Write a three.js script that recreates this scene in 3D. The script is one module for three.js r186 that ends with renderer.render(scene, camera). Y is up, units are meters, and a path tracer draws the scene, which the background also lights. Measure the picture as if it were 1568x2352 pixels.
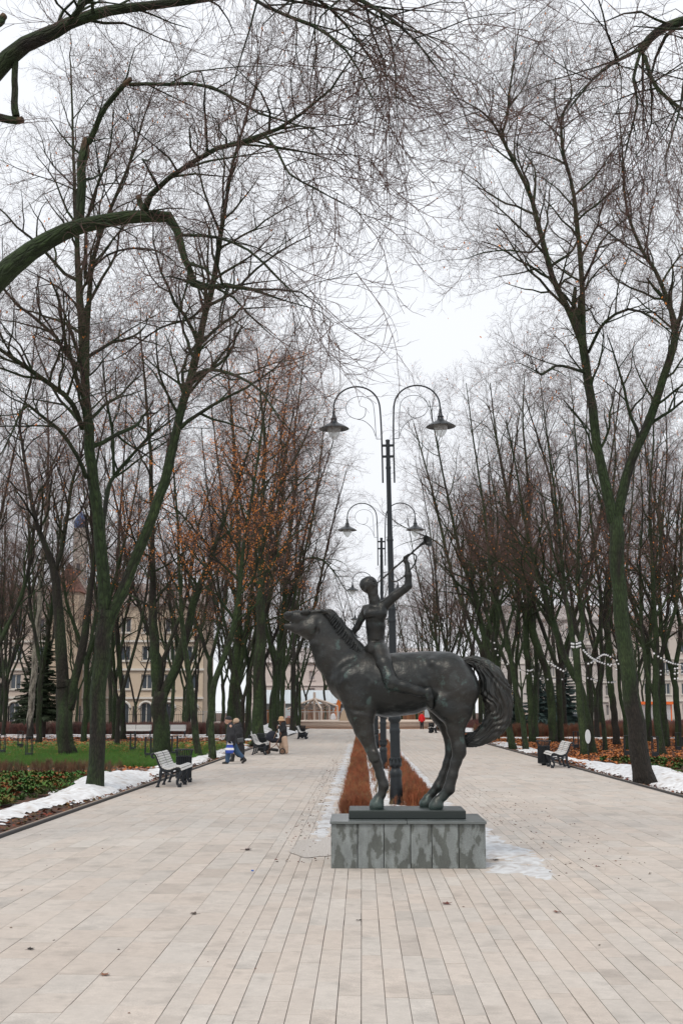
import * as THREE from 'three';
import { ImprovedNoise } from 'three/addons/math/ImprovedNoise.js';
import { mergeGeometries } from 'three/addons/utils/BufferGeometryUtils.js';
import { RoundedBoxGeometry } from 'three/addons/geometries/RoundedBoxGeometry.js';

// ---------- camera, sky, sun, exposure ----------
const scene = new THREE.Scene();
const F = 2850, CX = 784, CY = 1176, VX = 830, VY = 1631, EYE = 1.9;      // measured on the photograph scaled to 1568 x 2352
const camera = new THREE.PerspectiveCamera(2 * Math.atan(CY / F) * 180 / Math.PI, 682 / 1024, 0.1, 3000);
const pitch = Math.atan((VY - CY) / F), yaw = Math.atan((VX - CX) * Math.cos(pitch) / F);
camera.rotation.order = 'YXZ';
camera.rotation.set(pitch, yaw, 0);
camera.position.set(0, EYE, 0);
camera.updateMatrixWorld(true);
scene.add(camera);

{ // overcast winter sky: even white cloud, a little brighter overhead
  const w = 64, h = 32, d = new Float32Array(w * h * 4);
  for (let j = 0; j < h; j++) for (let i = 0; i < w; i++) {
    const e = (j + 0.5) / h * 2 - 1;                       // -1 straight down .. 1 straight up
    const k = THREE.MathUtils.smoothstep(e, -0.05, 0.75);
    const o = (j * w + i) * 4;
    d[o] = 0.815 + 0.085 * k; d[o + 1] = 0.835 + 0.095 * k; d[o + 2] = 0.875 + 0.105 * k; d[o + 3] = 1;
  }
  const t = new THREE.DataTexture(d, w, h, THREE.RGBAFormat, THREE.FloatType);
  t.mapping = THREE.EquirectangularReflectionMapping; t.magFilter = THREE.LinearFilter; t.needsUpdate = true;
  scene.background = t; scene.environment = t; scene.environmentIntensity = 1;
}
const sun = new THREE.DirectionalLight(0xfff4e6, 1.5);
sun.position.set(-18, 60, 22); sun.target.position.set(0, 0, -20);
sun.castShadow = true; sun.shadow.radius = 30; sun.shadow.mapSize.set(2048, 2048);
Object.assign(sun.shadow.camera, { left: -60, right: 60, top: 60, bottom: -60, near: 1, far: 200 });
scene.add(sun, sun.target);

const renderer = new THREE.WebGLRenderer({ antialias: true });
renderer.setSize(682, 1024);
renderer.toneMapping = THREE.LinearToneMapping;
renderer.toneMappingExposure = 1.16;
renderer.shadowMap.enabled = true;


// ---------- helpers ----------
function R(seed) { let a = seed >>> 0; return () => { a = a + 0x6D2B79F5 | 0; let t = Math.imul(a ^ a >>> 15, 1 | a); t = t + Math.imul(t ^ t >>> 7, 61 | t) ^ t; return ((t ^ t >>> 14) >>> 0) / 4294967296; }; }
const V3 = (x, y, z) => new THREE.Vector3(x, y, z);
const lerp = (a, b, t) => a + (b - a) * t, clamp = (x, a, b) => Math.min(b, Math.max(a, x));
const sstep = (a, b, x) => { const t = clamp((x - a) / (b - a), 0, 1); return t * t * (3 - 2 * t); };
const perlin = new ImprovedNoise();
const noise = (x, y = 0, z = 0) => perlin.noise(x + 31.7, y + 11.3, z + 57.9);
function fbm(x, y, z = 0, o = 4) { let s = 0, a = 0.5; for (let i = 0; i < o; i++) { s += a * noise(x, y, z); x *= 2.03; y *= 2.03; z *= 2.03; a *= 0.5; } return s; }
// a pixel gives a direction; the ground or a known distance gives the place
function ray(px, py) { return V3((px - CX) / F, -(py - CY) / F, -1).applyQuaternion(camera.quaternion); }
function at(px, py, depth) { const r = ray(px, py); const k = depth / -r.z; return V3(r.x * k, EYE + r.y * k, -depth); }
function ground(px, py, y = 0) { const r = ray(px, py); const k = (y - EYE) / r.y; return V3(r.x * k, y, r.z * k); }
const taken = {};
function numbered(n) { const k = taken[n] = (taken[n] ?? -1) + 1; return k ? n + '_' + String(k).padStart(3, '0') : n; }
function tag(o, label, category, group, kind) { o.userData.label = label; o.userData.category = category; if (group) o.userData.group = group; if (kind) o.userData.kind = kind; return o; }
function shade(o) { o.traverse(c => { if (c.isMesh) { c.castShadow = true; c.receiveShadow = true; } }); return o; }
function thing(name, label, category, pos = [0, 0, 0], turn = 0, group) { const g = new THREE.Group(); g.name = numbered(name); g.position.set(...pos); g.rotation.y = turn; tag(g, label, category, group); scene.add(g); return g; }
function mesh(name, geo, mat, parent) { const m = new THREE.Mesh(geo, mat); m.name = name; m.castShadow = m.receiveShadow = true; parent.add(m); return m; }
function struct(name, geo, mat) { const m = mesh(numbered(name), geo, mat, scene); m.userData.kind = 'structure'; m.userData.label = name.replace(/_/g, ' '); return m; }
function copyThing(o, pos, turn, label, group, scale) { const c = o.clone(); c.name = numbered(o.name.replace(/_\d{3}$/, '')); c.userData = { ...o.userData }; c.position.set(...pos); c.rotation.set(0, turn, 0); if (scale) c.scale.setScalar(scale); if (label) c.userData.label = label; if (group) c.userData.group = group; delete c.userData.look; scene.add(c); return c; }
const std = (r, g, b, rough = 0.8, extra = {}) => { const m = new THREE.MeshStandardMaterial({ roughness: rough, ...extra }); m.color.setRGB(r, g, b); return m; };
const vcol = (rough = 0.85, extra = {}) => new THREE.MeshStandardMaterial({ vertexColors: true, roughness: rough, ...extra });

class GB {                                                   // geometry builder with uv and vertex colours
  constructor() { this.p = []; this.u = []; this.c = []; this.i = []; this.nv = 0; }
  v(x, y, z, u, w, c) { this.p.push(x, y, z); this.u.push(u, w); this.c.push(c[0], c[1], c[2]); return this.nv++; }
  tube(pts, rad, sides, col = [1, 1, 1], cap = true, warp) { // pts Vector3[], rad number[]
    const n = pts.length, t = V3(), nrm = V3(), bin = V3(), tmp = V3(); let len = 0, start = this.nv;
    const fn = typeof col === 'function' ? col : () => col;
    for (let k = 0; k < n; k++) {
      t.copy(pts[Math.min(k + 1, n - 1)]).sub(pts[Math.max(k - 1, 0)]).normalize();
      if (k === 0) { nrm.set(Math.abs(t.y) > 0.9 ? 1 : 0, Math.abs(t.y) > 0.9 ? 0 : 1, 0.02); }
      nrm.addScaledVector(t, -nrm.dot(t)).normalize(); bin.crossVectors(t, nrm);
      if (k) len += pts[k].distanceTo(pts[k - 1]);
      const m = sides + (sides > 4 ? 1 : 0);
      for (let s = 0; s < m; s++) {
        const a = s / sides * Math.PI * 2, r = rad[k] * (warp ? warp(k / (n - 1), a, pts[k]) : 1);
        tmp.copy(pts[k]).addScaledVector(nrm, Math.cos(a) * r).addScaledVector(bin, Math.sin(a) * r);
        this.v(tmp.x, tmp.y, tmp.z, s / sides * Math.max(0.12, Math.round(rad[0] * 6.28 * 2) / 2 || 0.25), len, fn(tmp, k / (n - 1), a));
      }
    }
    const m = sides + (sides > 4 ? 1 : 0);
    for (let k = 0; k < n - 1; k++) for (let s = 0; s < sides; s++) {
      const s2 = sides > 4 ? s + 1 : (s + 1) % sides, a = start + k * m + s, b = start + k * m + s2, c = a + m, d = b + m;
      this.i.push(a, b, d, a, d, c);
    }
    if (cap) for (const e of [0, n - 1]) {
      const c = this.v(pts[e].x, pts[e].y, pts[e].z, 0.1, 0.1, fn(pts[e], e ? 1 : 0, 0));
      for (let s = 0; s < sides; s++) { const s2 = sides > 4 ? s + 1 : (s + 1) % sides, a = start + e * m + s, b = start + e * m + s2; e ? this.i.push(a, b, c) : this.i.push(b, a, c); }
    }
    return this;
  }
  quad(a, b, c, d, col, uv = 1) { const n = this.nv; for (const [q, u, w] of [[a, 0, 0], [b, uv, 0], [c, uv, uv], [d, 0, uv]]) this.v(q[0], q[1], q[2], u, w, col); this.i.push(n, n + 1, n + 2, n, n + 2, n + 3); return this; }
  box(x0, y0, z0, x1, y1, z1, col = [1, 1, 1], bottom = true) {
    const P = (x, y, z) => [x, y, z];
    this.quad(P(x0, y1, z1), P(x1, y1, z1), P(x1, y1, z0), P(x0, y1, z0), col);
    this.quad(P(x0, y0, z1), P(x1, y0, z1), P(x1, y1, z1), P(x0, y1, z1), col);
    this.quad(P(x1, y0, z0), P(x0, y0, z0), P(x0, y1, z0), P(x1, y1, z0), col);
    this.quad(P(x0, y0, z0), P(x0, y0, z1), P(x0, y1, z1), P(x0, y1, z0), col);
    this.quad(P(x1, y0, z1), P(x1, y0, z0), P(x1, y1, z0), P(x1, y1, z1), col);
    if (bottom) this.quad(P(x0, y0, z0), P(x1, y0, z0), P(x1, y0, z1), P(x0, y0, z1), col);
    return this;
  }
  geo(flat = false) {
    const g = new THREE.BufferGeometry();
    g.setAttribute('position', new THREE.BufferAttribute(new Float32Array(this.p), 3));
    g.setAttribute('uv', new THREE.BufferAttribute(new Float32Array(this.u), 2));
    g.setAttribute('color', new THREE.BufferAttribute(new Float32Array(this.c), 3));
    g.setIndex(this.nv > 65535 ? new THREE.BufferAttribute(new Uint32Array(this.i), 1) : new THREE.BufferAttribute(new Uint16Array(this.i), 1));
    g.computeVertexNormals();
    return g;
  }
}
function curve(pts, n, closed = false) { return new THREE.CatmullRomCurve3(pts, closed, 'centripetal').getPoints(n); }
function tubeGeo(pts, r, sides = 8) { const rad = Array.isArray(r) ? r : pts.map(() => r); return new GB().tube(pts, rad, sides).geo(); }
function lathe(profile, seg = 24) { return new THREE.LatheGeometry(profile.map(([r, y]) => new THREE.Vector2(r, y)), seg); }
function boxGeo(x0, y0, z0, x1, y1, z1, rad = 0) { const g = rad ? new RoundedBoxGeometry(x1 - x0, y1 - y0, z1 - z0, 2, rad) : new THREE.BoxGeometry(x1 - x0, y1 - y0, z1 - z0); g.translate((x0 + x1) / 2, (y0 + y1) / 2, (z0 + z1) / 2); return g; }
function tex(w, h, fn, srgb = false) { const d = new Uint8Array(w * h * 4); for (let j = 0; j < h; j++) for (let i = 0; i < w; i++) { const c = fn(i / w, j / h), o = (j * w + i) * 4; if (typeof c === 'number') { d[o] = d[o + 1] = d[o + 2] = clamp(c, 0, 1) * 255; } else { for (let k = 0; k < 3; k++) d[o + k] = clamp(c[k], 0, 1) * 255; } d[o + 3] = 255; } const t = new THREE.DataTexture(d, w, h); t.wrapS = t.wrapT = THREE.RepeatWrapping; t.magFilter = THREE.LinearFilter; t.minFilter = THREE.LinearMipmapLinearFilter; t.generateMipmaps = true; if (srgb) t.colorSpace = THREE.SRGBColorSpace; t.needsUpdate = true; return t; }
// tiling noise on the unit square
function tn(u, v, f, s = 0) { const a = noise(u * f, v * f, s), b = noise((u - 1) * f, v * f, s), c = noise(u * f, (v - 1) * f, s), d = noise((u - 1) * f, (v - 1) * f, s); return lerp(lerp(a, b, u), lerp(c, d, u), v); }

// smooth solid from tapered capsules: surface nets on a grid
// prim: [ax,ay,az,ra, bx,by,bz,rb, k?, zs?, sign?]
function solid(prims, cell, post) {
  const lo = [1e9, 1e9, 1e9], hi = [-1e9, -1e9, -1e9];
  for (const q of prims) { if ((q[10] ?? 1) < 0) continue; const zs = q[9] ?? 1; for (let k = 0; k < 3; k++) { const m = k === 2 ? zs : 1; lo[k] = Math.min(lo[k], q[k] - q[3] * m, q[4 + k] - q[7] * m); hi[k] = Math.max(hi[k], q[k] + q[3] * m, q[4 + k] + q[7] * m); } }
  for (let k = 0; k < 3; k++) { lo[k] -= cell * 3.3; hi[k] += cell * 3.3; }
  const N = lo.map((l, k) => Math.ceil((hi[k] - l) / cell) + 1), [nx, ny, nz] = N;
  const val = new Float32Array(nx * ny * nz).fill(1);
  const one = (q, x, y, z) => {
    const zs = q[9] ?? 1, az = q[2], bx = q[4] - q[0], by = q[5] - q[1], bz = (q[6] - az) / zs, px = x - q[0], py = y - q[1], pz = (z - az) / zs;
    const bb = bx * bx + by * by + bz * bz; let t = bb > 1e-12 ? (px * bx + py * by + pz * bz) / bb : 0; t = t < 0 ? 0 : t > 1 ? 1 : t;
    const dx = px - bx * t, dy = py - by * t, dz = pz - bz * t;
    return (Math.sqrt(dx * dx + dy * dy + dz * dz) - (q[3] + (q[7] - q[3]) * t)) * (zs < 1 ? 0.5 + zs * 0.5 : 1);
  };
  const f = (set, x, y, z) => {
    let d = 1;
    for (const q of set) {
      const e = one(q, x, y, z), k = q[8] ?? 0.03;
      if ((q[10] ?? 1) > 0) { const h = Math.max(k - Math.abs(d - e), 0) / (k || 1); d = Math.min(d, e) - h * h * k * 0.25; }
      else { const h = Math.max(k - Math.abs(-e - d), 0) / (k || 1); d = Math.max(d, -e) + h * h * k * 0.25; }
    }
    return post ? post(d, x, y, z) : d;
  };
  const B = 8, diag = B * cell * 0.87;
  for (let bz = 0; bz < nz; bz += B) for (let by = 0; by < ny; by += B) for (let bx = 0; bx < nx; bx += B) {
    const cx = lo[0] + (bx + B / 2) * cell, cy = lo[1] + (by + B / 2) * cell, cz = lo[2] + (bz + B / 2) * cell;
    const set = prims.filter(q => one(q, cx, cy, cz) < diag * 1.8 + (q[8] ?? 0.03) * 1.5);
    if (!set.length) continue;
    const ex = Math.min(nx, bx + B), ey = Math.min(ny, by + B), ez = Math.min(nz, bz + B);
    for (let k = bz; k < ez; k++) for (let j = by; j < ey; j++) for (let i = bx; i < ex; i++) val[(k * ny + j) * nx + i] = f(set, lo[0] + i * cell, lo[1] + j * cell, lo[2] + k * cell);
  }
  const idx = new Int32Array(nx * ny * nz).fill(-1), P = [], I = [];
  const at3 = (i, j, k) => (k * ny + j) * nx + i;
  for (let k = 0; k < nz - 1; k++) for (let j = 0; j < ny - 1; j++) for (let i = 0; i < nx - 1; i++) {
    let m = 0, sx = 0, sy = 0, sz = 0, c = 0; const g = [];
    for (let q = 0; q < 8; q++) { const v = val[at3(i + (q & 1), j + (q >> 1 & 1), k + (q >> 2))]; g.push(v); if (v < 0) m++; }
    if (m === 0 || m === 8) continue;
    for (let q = 0; q < 8; q++) for (const ax of [1, 2, 4]) { if (q & ax) continue; const a = g[q], b = g[q | ax]; if ((a < 0) === (b < 0)) continue; const t = a / (a - b); sx += (q & 1) + (ax === 1 ? t : 0); sy += (q >> 1 & 1) + (ax === 2 ? t : 0); sz += (q >> 2) + (ax === 4 ? t : 0); c++; }
    idx[at3(i, j, k)] = P.length / 3; P.push(lo[0] + (i + sx / c) * cell, lo[1] + (j + sy / c) * cell, lo[2] + (k + sz / c) * cell);
  }
  for (let k = 1; k < nz - 1; k++) for (let j = 1; j < ny - 1; j++) for (let i = 1; i < nx - 1; i++) {
    const a = val[at3(i, j, k)] < 0;
    const face = (b, p, q, r, s) => { if (a === b) return; if (p < 0 || q < 0 || r < 0 || s < 0) return; a ? I.push(p, q, r, p, r, s) : I.push(p, r, q, p, s, r); };
    face(val[at3(i + 1, j, k)] < 0, idx[at3(i, j - 1, k - 1)], idx[at3(i, j, k - 1)], idx[at3(i, j, k)], idx[at3(i, j - 1, k)]);
    face(val[at3(i, j + 1, k)] < 0, idx[at3(i - 1, j, k - 1)], idx[at3(i - 1, j, k)], idx[at3(i, j, k)], idx[at3(i, j, k - 1)]);
    face(val[at3(i, j, k + 1)] < 0, idx[at3(i - 1, j - 1, k)], idx[at3(i, j - 1, k)], idx[at3(i, j, k)], idx[at3(i - 1, j, k)]);
  }
  const g = new THREE.BufferGeometry();
  g.setAttribute('position', new THREE.BufferAttribute(new Float32Array(P), 3));
  g.setIndex(new THREE.BufferAttribute(new Uint32Array(I), 1));
  g.computeVertexNormals();
  return g;
}
function paint(g, fn) { const p = g.attributes.position, n = g.attributes.normal, c = new Float32Array(p.count * 3); for (let i = 0; i < p.count; i++) { const k = fn(p.getX(i), p.getY(i), p.getZ(i), n.getX(i), n.getY(i), n.getZ(i)); c.set(k, i * 3); } g.setAttribute('color', new THREE.BufferAttribute(c, 3)); return g; }
const mix3 = (a, b, t) => [lerp(a[0], b[0], t), lerp(a[1], b[1], t), lerp(a[2], b[2], t)];
// ---------- ground, paving, kerbs ----------
const LX = -5.42, RX = 7.04, MED0 = -0.28, MED1 = 1.80;       // paved promenade, planted strip down its middle
const litterTex = tex(512, 512, (u, v) => { const n = tn(u, v, 9, 1), m = tn(u, v, 40, 2), k = tn(u, v, 90, 5); return mix3([0.22, 0.15, 0.11], [0.50, 0.30, 0.17], sstep(-0.25, 0.45, n * 0.5 + m * 0.7 + k * 0.6)).map(q => q * (0.8 + 0.5 * k)); }, true);
const litterBump = tex(512, 512, (u, v) => 0.5 + 0.5 * tn(u, v, 46, 7) + 0.3 * tn(u, v, 110, 3));
{
  litterTex.repeat.set(240, 240); litterBump.repeat.set(240, 240);
  const g = new THREE.PlaneGeometry(900, 900); g.rotateX(-Math.PI / 2); g.translate(0, -0.03, -380);
  struct('ground', g, new THREE.MeshStandardMaterial({ map: litterTex, bumpMap: litterBump, bumpScale: 0.03, roughness: 0.95 }));
}
const stoneTex = tex(512, 512, (u, v) => {
  const n = tn(u, v, 5, 1), m = tn(u, v, 18, 2), s = tn(u, v, 150, 3), t = tn(u, v, 70, 9);
  const dot = s > 0.42 ? -0.16 : s < -0.45 ? 0.06 : 0;
  const bl = sstep(0.10, 0.30, tn(u, v, 3, 11) + tn(u, v, 11, 12) * 0.35) * 0.05, b = 0.88 + n * 0.06 + m * 0.05 + t * 0.06 + dot - bl; return [b, b * 0.995, b * 0.985];
}, true);
stoneTex.repeat.set(1, 1);
const stoneBump = tex(512, 512, (u, v) => 0.5 + 0.4 * tn(u, v, 60, 4) + 0.4 * tn(u, v, 130, 8));
const paverMat = new THREE.MeshStandardMaterial({ vertexColors: true, map: stoneTex, bumpMap: stoneBump, bumpScale: 0.0015, roughness: 0.68 });
{
  const base = new THREE.Group(); base.name = 'pavement'; base.userData = { kind: 'structure', label: 'pale stone promenade paving' }; scene.add(base);
  const bed = boxGeo(LX, -0.25, -150, RX, -0.012, 3); mesh('joint_bed', bed, std(0.15, 0.13, 0.115, 0.95), base);
  const r = R(21), rest = new GB();
  let singles = 0; const cand = [];
  const strips = [];
  for (let x = MED0 - 0.99; x < MED1 + 0.95; x += 0.158) strips.push([x, x + 0.158, 0.62]);
  for (let x = MED0 - 0.99; x > LX + 0.02; x -= 0.318) strips.push([Math.max(LX + 0.01, x - 0.318), x, 0.66]);
  const xr = strips.filter(s => s[2] === 0.62).at(-1)[1];
  for (let x = xr; x < RX - 0.02; x += 0.318) strips.push([x, Math.min(RX - 0.01, x + 0.318), 0.66]);
  for (const [x0, x1, L] of strips) {
    let z = 2 - r() * L; const drift = (r() - 0.5) * 0.004;
    while (z > -150) {
      const near = z > -62, l = near ? L * (0.8 + r() * 0.75) : 4 + r() * 3;
      const z1 = Math.max(-150, z - l), mx = (x0 + x1) / 2, mz = (z + z1) / 2;
      const b = 1 + (r() - 0.5) * 0.075 + fbm(mx * 0.25, mz * 0.25, 3, 3) * 0.10, w = r(), pk = fbm(mx * 0.12, mz * 0.09, 8, 2) * 0.4;
      const dk = r() < 0.08 ? 0.86 + r() * 0.06 : r() < 0.06 ? 1.05 : 1;
      const col = mix3([0.64, 0.555, 0.49], [0.625, 0.585, 0.545], clamp(w * 0.7 + 0.2 - pk, 0, 1)).map(q => q * b * dk);
      const gap = (x1 - x0 < 0.2 ? 0.0022 : 0.0013) + r() * r() * 0.0034, zg = 0.0006 + r() * r() * 0.0009, h = (r() - 0.5) * 0.003;
      cand.push([x0 + gap, x1 - gap, z1 + zg, z - zg, h, col]);
      z = z1;
    }
  }
  // the three hundred that show largest are parts of their own
  const C = [0.82, 0, -7];
  cand.forEach(q => { const zc = (q[2] + q[3]) / 2, xc = (q[0] + q[1]) / 2, d = Math.hypot(xc, zc, EYE); const ss = ray(784, 2352); const vis = zc < -6.9 && Math.abs(xc - 0.016 * zc) < -zc * 0.29 ? 1 : 0; q.size = vis * (q[1] - q[0]) * (q[3] - q[2]) / (d * d * d); });
  cand.sort((a, b) => b.size - a.size);
  const put = (gb, q) => {
    const [x0, x1, z0, z1, h, col] = q, n0 = gb.nv; gb.box(x0, -0.05, z0, x1, h, z1, col, false);
    // slight chamfer is left to the joint; uv in metres on the top face
    const ou = r() * 1.7, ov = r() * 1.7; for (let k = n0; k < gb.nv; k++) { gb.u[k * 2] = gb.p[k * 3] * 0.9 + ou; gb.u[k * 2 + 1] = gb.p[k * 3 + 2] * 0.9 + ov; }
  };
  cand.forEach((q, k) => { if (k < 300) { const gb = new GB(); put(gb, q); mesh('paver', gb.geo(), paverMat, base); } else put(rest, q); });
  const m = mesh('far_pavers', rest.geo(), paverMat, base); m.userData.kind = 'stuff';
}
{ // dark edging and low curb along both sides
  const em = std(0.045, 0.042, 0.042, 0.8), pm = std(0.30, 0.24, 0.19, 0.9);
  for (const [x, s] of [[LX, -1], [RX, 1]]) {
    const g = new THREE.Group(); g.name = numbered('kerb'); g.userData = { kind: 'structure', label: 'low dark edging along the paving' }; scene.add(g);
    mesh('edging', boxGeo(Math.min(x, x + s * 0.06), -0.2, -140, Math.max(x, x + s * 0.06), 0.045, 3, 0.01), em, g);
    mesh('channel_strip', boxGeo(Math.min(x + s * 0.065, x + s * 0.16), -0.2, -140, Math.max(x + s * 0.065, x + s * 0.16), 0.022, 3), pm, g);
  }
}
// ---------- pedestal and equestrian bronze ----------
const pedFront = -ground(937, 1995).z, DM = pedFront + 0.66;
const statX = at(930, 1850, DM).x;
const SP = (zx, zy) => at((zx / 1.5373 + 980) / 1.63265, (zy / 1.5373 + 1900) / 1.63265, DM);
const SM = SP(100, 1200).distanceTo(SP(101, 1200));
{
  const M = std(0.13, 0.155, 0.15, 0.75);
  const panelTex = [], rr = R(11);
  const wet = (seed) => tex(256, 256, (u, v) => {
    const n = fbm(u * 2.6 + seed * 7.1, v * 2.2 + seed, seed, 4), m = fbm(u * 3.4 - seed * 3, v * 1.7, seed + 9, 4);
    const k = n + 0.45 * m + 0.12 * fbm(u * 14, v * 12, seed, 3), stain = sstep(0.02, 0.13, k) * 0.62 + sstep(-0.12, 0.06, k) * 0.22, grain = (rr() - 0.5) * 0.13 + fbm(u * 42, v * 42, seed, 2) * 0.14;
    const base = 0.49 + grain + m * 0.12, g = base * lerp(1, 0.62, stain);
    return [g * 0.94, g * 0.99, g * lerp(0.99, 0.95, stain)];
  }, true);
  const capTex = tex(256, 256, (u, v) => { const n = fbm(u * 4, v * 4, 3, 4), g = 0.40 + n * 0.10 + (rr() - 0.5) * 0.07; return [g * 0.94, g, g]; }, true);
  const capMat = new THREE.MeshStandardMaterial({ map: capTex, roughness: 0.28 });
  const g = thing('stone_pedestal', 'low grey stone pedestal clad in six water-stained upright panels with a flat cap', 'pedestal', [0, 0, 0]);
  const x0 = at(760, 1960, pedFront).x, x1 = at(1115, 1960, pedFront).x, top = at(937, 1893, pedFront).y;
  const zf = -pedFront, zb = zf - 1.12;
  const cuts = [0, 230, 458, 690, 873, 1106, 1338].map(k => lerp(x0, x1, k / 1338));
  for (let k = 0; k < 6; k++) {
    const pm = new THREE.MeshStandardMaterial({ map: wet(k + 1), roughness: 0.62 });
    mesh('cladding_panel', boxGeo(cuts[k] + (k ? 0.004 : 0), 0, zf - 0.03, cuts[k + 1] - (k < 5 ? 0.004 : 0), top, zf - (k % 2) * 0.002, 0.004), pm, g);
    mesh('cladding_panel', boxGeo(cuts[k] + (k ? 0.004 : 0), 0, zb, cuts[k + 1] - (k < 5 ? 0.004 : 0), top, zb + 0.03, 0.004), pm, g);
    if (k > 3) panelTex.push(pm);
  }
  for (const [xa, xb] of [[x0, x0 + 0.03], [x1 - 0.03, x1]]) for (let k = 0; k < 4; k++) { const w = (1.12 - 0.064) / 4; mesh('cladding_panel', boxGeo(xa, 0, zb + 0.032 + k * w + 0.003, xb, top, zb + 0.032 + (k + 1) * w - 0.003, 0.004), panelTex[k % 2], g); }
  mesh('core', boxGeo(x0 + 0.032, 0, zb + 0.034, x1 - 0.032, top - 0.004, zf - 0.036), std(0.03, 0.032, 0.032), g);
  const xm = lerp(x0, x1, 0.493);
  mesh('cap_slab', boxGeo(x0 - 0.014, top + 0.002, zb - 0.02, xm - 0.002, top + 0.034, zf + 0.03, 0.006), capMat, g);
  mesh('cap_slab', boxGeo(xm + 0.002, top + 0.002, zb - 0.02, x1 + 0.014, top + 0.035, zf + 0.03, 0.006), capMat, g);
}
const capTop = at(937, 1893, pedFront).y + 0.036;
{
  const g = thing('equestrian_statue', 'dark bronze statue of a boy on horseback blowing a long horn', 'statue', [statX, capTop, -DM]);
  // local metres from the side view; z toward the path
  const X = zx => SP(zx, 1200).x - statX, Y = zy => SP(700, zy).y - capTop, U = SM;
  const rc = (a, b, z0, z1, k = 0.06, zs = 1, s = 1) => [X(a[0]), Y(a[1]), z0, a[2] * U, X(b[0]), Y(b[1]), z1, b[2] * U, k, zs, s];
  const thin = (pts, f) => pts.map(([a, b, c], i) => [a, b, i > 1 ? c * f : c]);
  const chain = (pts, z0, k, zs) => pts.slice(1).map((b, i) => rc(pts[i], b, Array.isArray(z0) ? z0[i] : z0, Array.isArray(z0) ? z0[i + 1] : z0, k, zs));
  const hoofY = 1735;
  const horse = [
    ...chain([[500, 1005, 112], [590, 1010, 162], [720, 1030, 170], [850, 1018, 168], [965, 988, 142], [1060, 1000, 150], [1122, 1032, 128]], 0, 0.10, 0.86),
    ...chain([[348, 692, 62], [372, 768, 88], [424, 862, 112], [508, 950, 142]], 0, 0.09, 0.56),
    ...chain([[384, 614, 16], [444, 664, 24], [498, 738, 29], [553, 808, 29], [600, 852, 24]], 0, 0.05, 0.8),
    // head
    ...chain([[151, 627, 27], [205, 640, 40], [255, 648, 47], [318, 658, 56]], 0, 0.03, 0.72),
    ...chain([[140, 688, 14], [200, 697, 31], [268, 700, 62], [320, 690, 62]], 0, 0.03, 0.66),
    rc([300, 690, 60], [345, 720, 70], 0, 0, 0.06, 0.62),
  ];
  for (const s of [-1, 1]) {
    horse.push(rc([235, 612, 11], [262, 610, 17], s * 0.075, s * 0.085, 0.02));            // brow
    horse.push(rc([292, 612, 14], [340, 606, 15], s * 0.05, s * 0.055, 0.02));             // ear laid back
    horse.push(rc([340, 606, 15], [398, 612, 6], s * 0.055, s * 0.05, 0.02));
    horse.push(rc([142, 622, 16], [165, 622, 14], s * 0.035, s * 0.045, 0.02));            // nostril flare
    horse.push(rc([262, 705, 40], [305, 700, 46], s * 0.055, s * 0.06, 0.04, 0.7));        // cheek
    // shoulder mass and hip mass
    horse.push(rc([520, 1000, 95], [560, 1130, 85], s * 0.16, s * 0.17, 0.08, 0.8));
    horse.push(rc([560, 1110, 80], [575, 1200, 74], s * 0.17, s * 0.17, 0.08, 0.85));
    horse.push(rc([1080, 960, 95], [1135, 1060, 108], s * 0.15, s * 0.16, 0.10, 0.9));
    horse.push(rc([985, 905, 22], [1010, 925, 22], s * 0.235, s * 0.24, 0.09));            // hip bone
    horse.push(rc([1030, 1130, 80], [1060, 1170, 70], s * 0.18, s * 0.18, 0.08));          // stifle
    // forelegs
    const z = s * 0.175;
    const fo = s > 0 ? 0 : 3;
    horse.push(...chain(thin([[572 + fo, 1195, 76], [592 + fo, 1290, 56], [630 + fo, 1395, 37], [648 + fo, 1440, 38], [664 + fo, 1480, 30], [682 + fo, 1545, 27], [700 + fo, 1602, 34], [690 + fo, 1650, 25], [670 + fo, 1690, 30]], 0.87), z, 0.025, 0.85));
    horse.push([X(668 + fo), Y(1692), z, 27 * U, X(652 + fo), Y(hoofY - 18), z, 34 * U, 0.03, 1], [X(665 + fo), Y(hoofY - 18), z, 36 * U, X(648 + fo), Y(hoofY - 6), z, 26 * U, 0.02, 1]);
    horse.push(rc([650 + fo, 1418, 20], [655 + fo, 1450, 18], z + s * 0.045, z + s * 0.045, 0.03));
  }
  // hind legs: the one by the path, and the far one a little further under
  const hind = (pts, zz) => { horse.push(...chain(thin(pts, 0.88), zz, 0.028, 0.85)); const z = zz.at(-1); const [fx, fy] = pts[pts.length - 1]; horse.push([X(fx), Y(fy), z, 27 * U, X(fx - 12), Y(hoofY - 18), z, 34 * U, 0.03, 1], [X(fx), Y(hoofY - 18), z, 36 * U, X(fx - 18), Y(hoofY - 6), z, 26 * U, 0.02, 1]); };
  hind([[1130, 1060, 118], [1112, 1170, 98], [1112, 1285, 57], [1126, 1375, 44], [1130, 1412, 43], [1110, 1470, 35], [1090, 1540, 32], [1068, 1622, 37], [1035, 1662, 28], [1000, 1694, 30]], [0.14, 0.17, 0.185, 0.19, 0.19, 0.19, 0.19, 0.19, 0.19, 0.19]);
  hind([[1110, 1060, 100], [1052, 1180, 80], [1082, 1290, 50], [1096, 1380, 38], [1098, 1412, 38], [1075, 1480, 30], [1050, 1545, 28], [1020, 1618, 34], [985, 1655, 26], [955, 1692, 29]], [-0.14, -0.17, -0.185, -0.19, -0.19, -0.19, -0.19, -0.19, -0.19, -0.19]);
  // cuts
  horse.push(rc([98, 668, 13], [162, 664, 4], 0, 0, 0.008, 3, -1));
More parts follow.
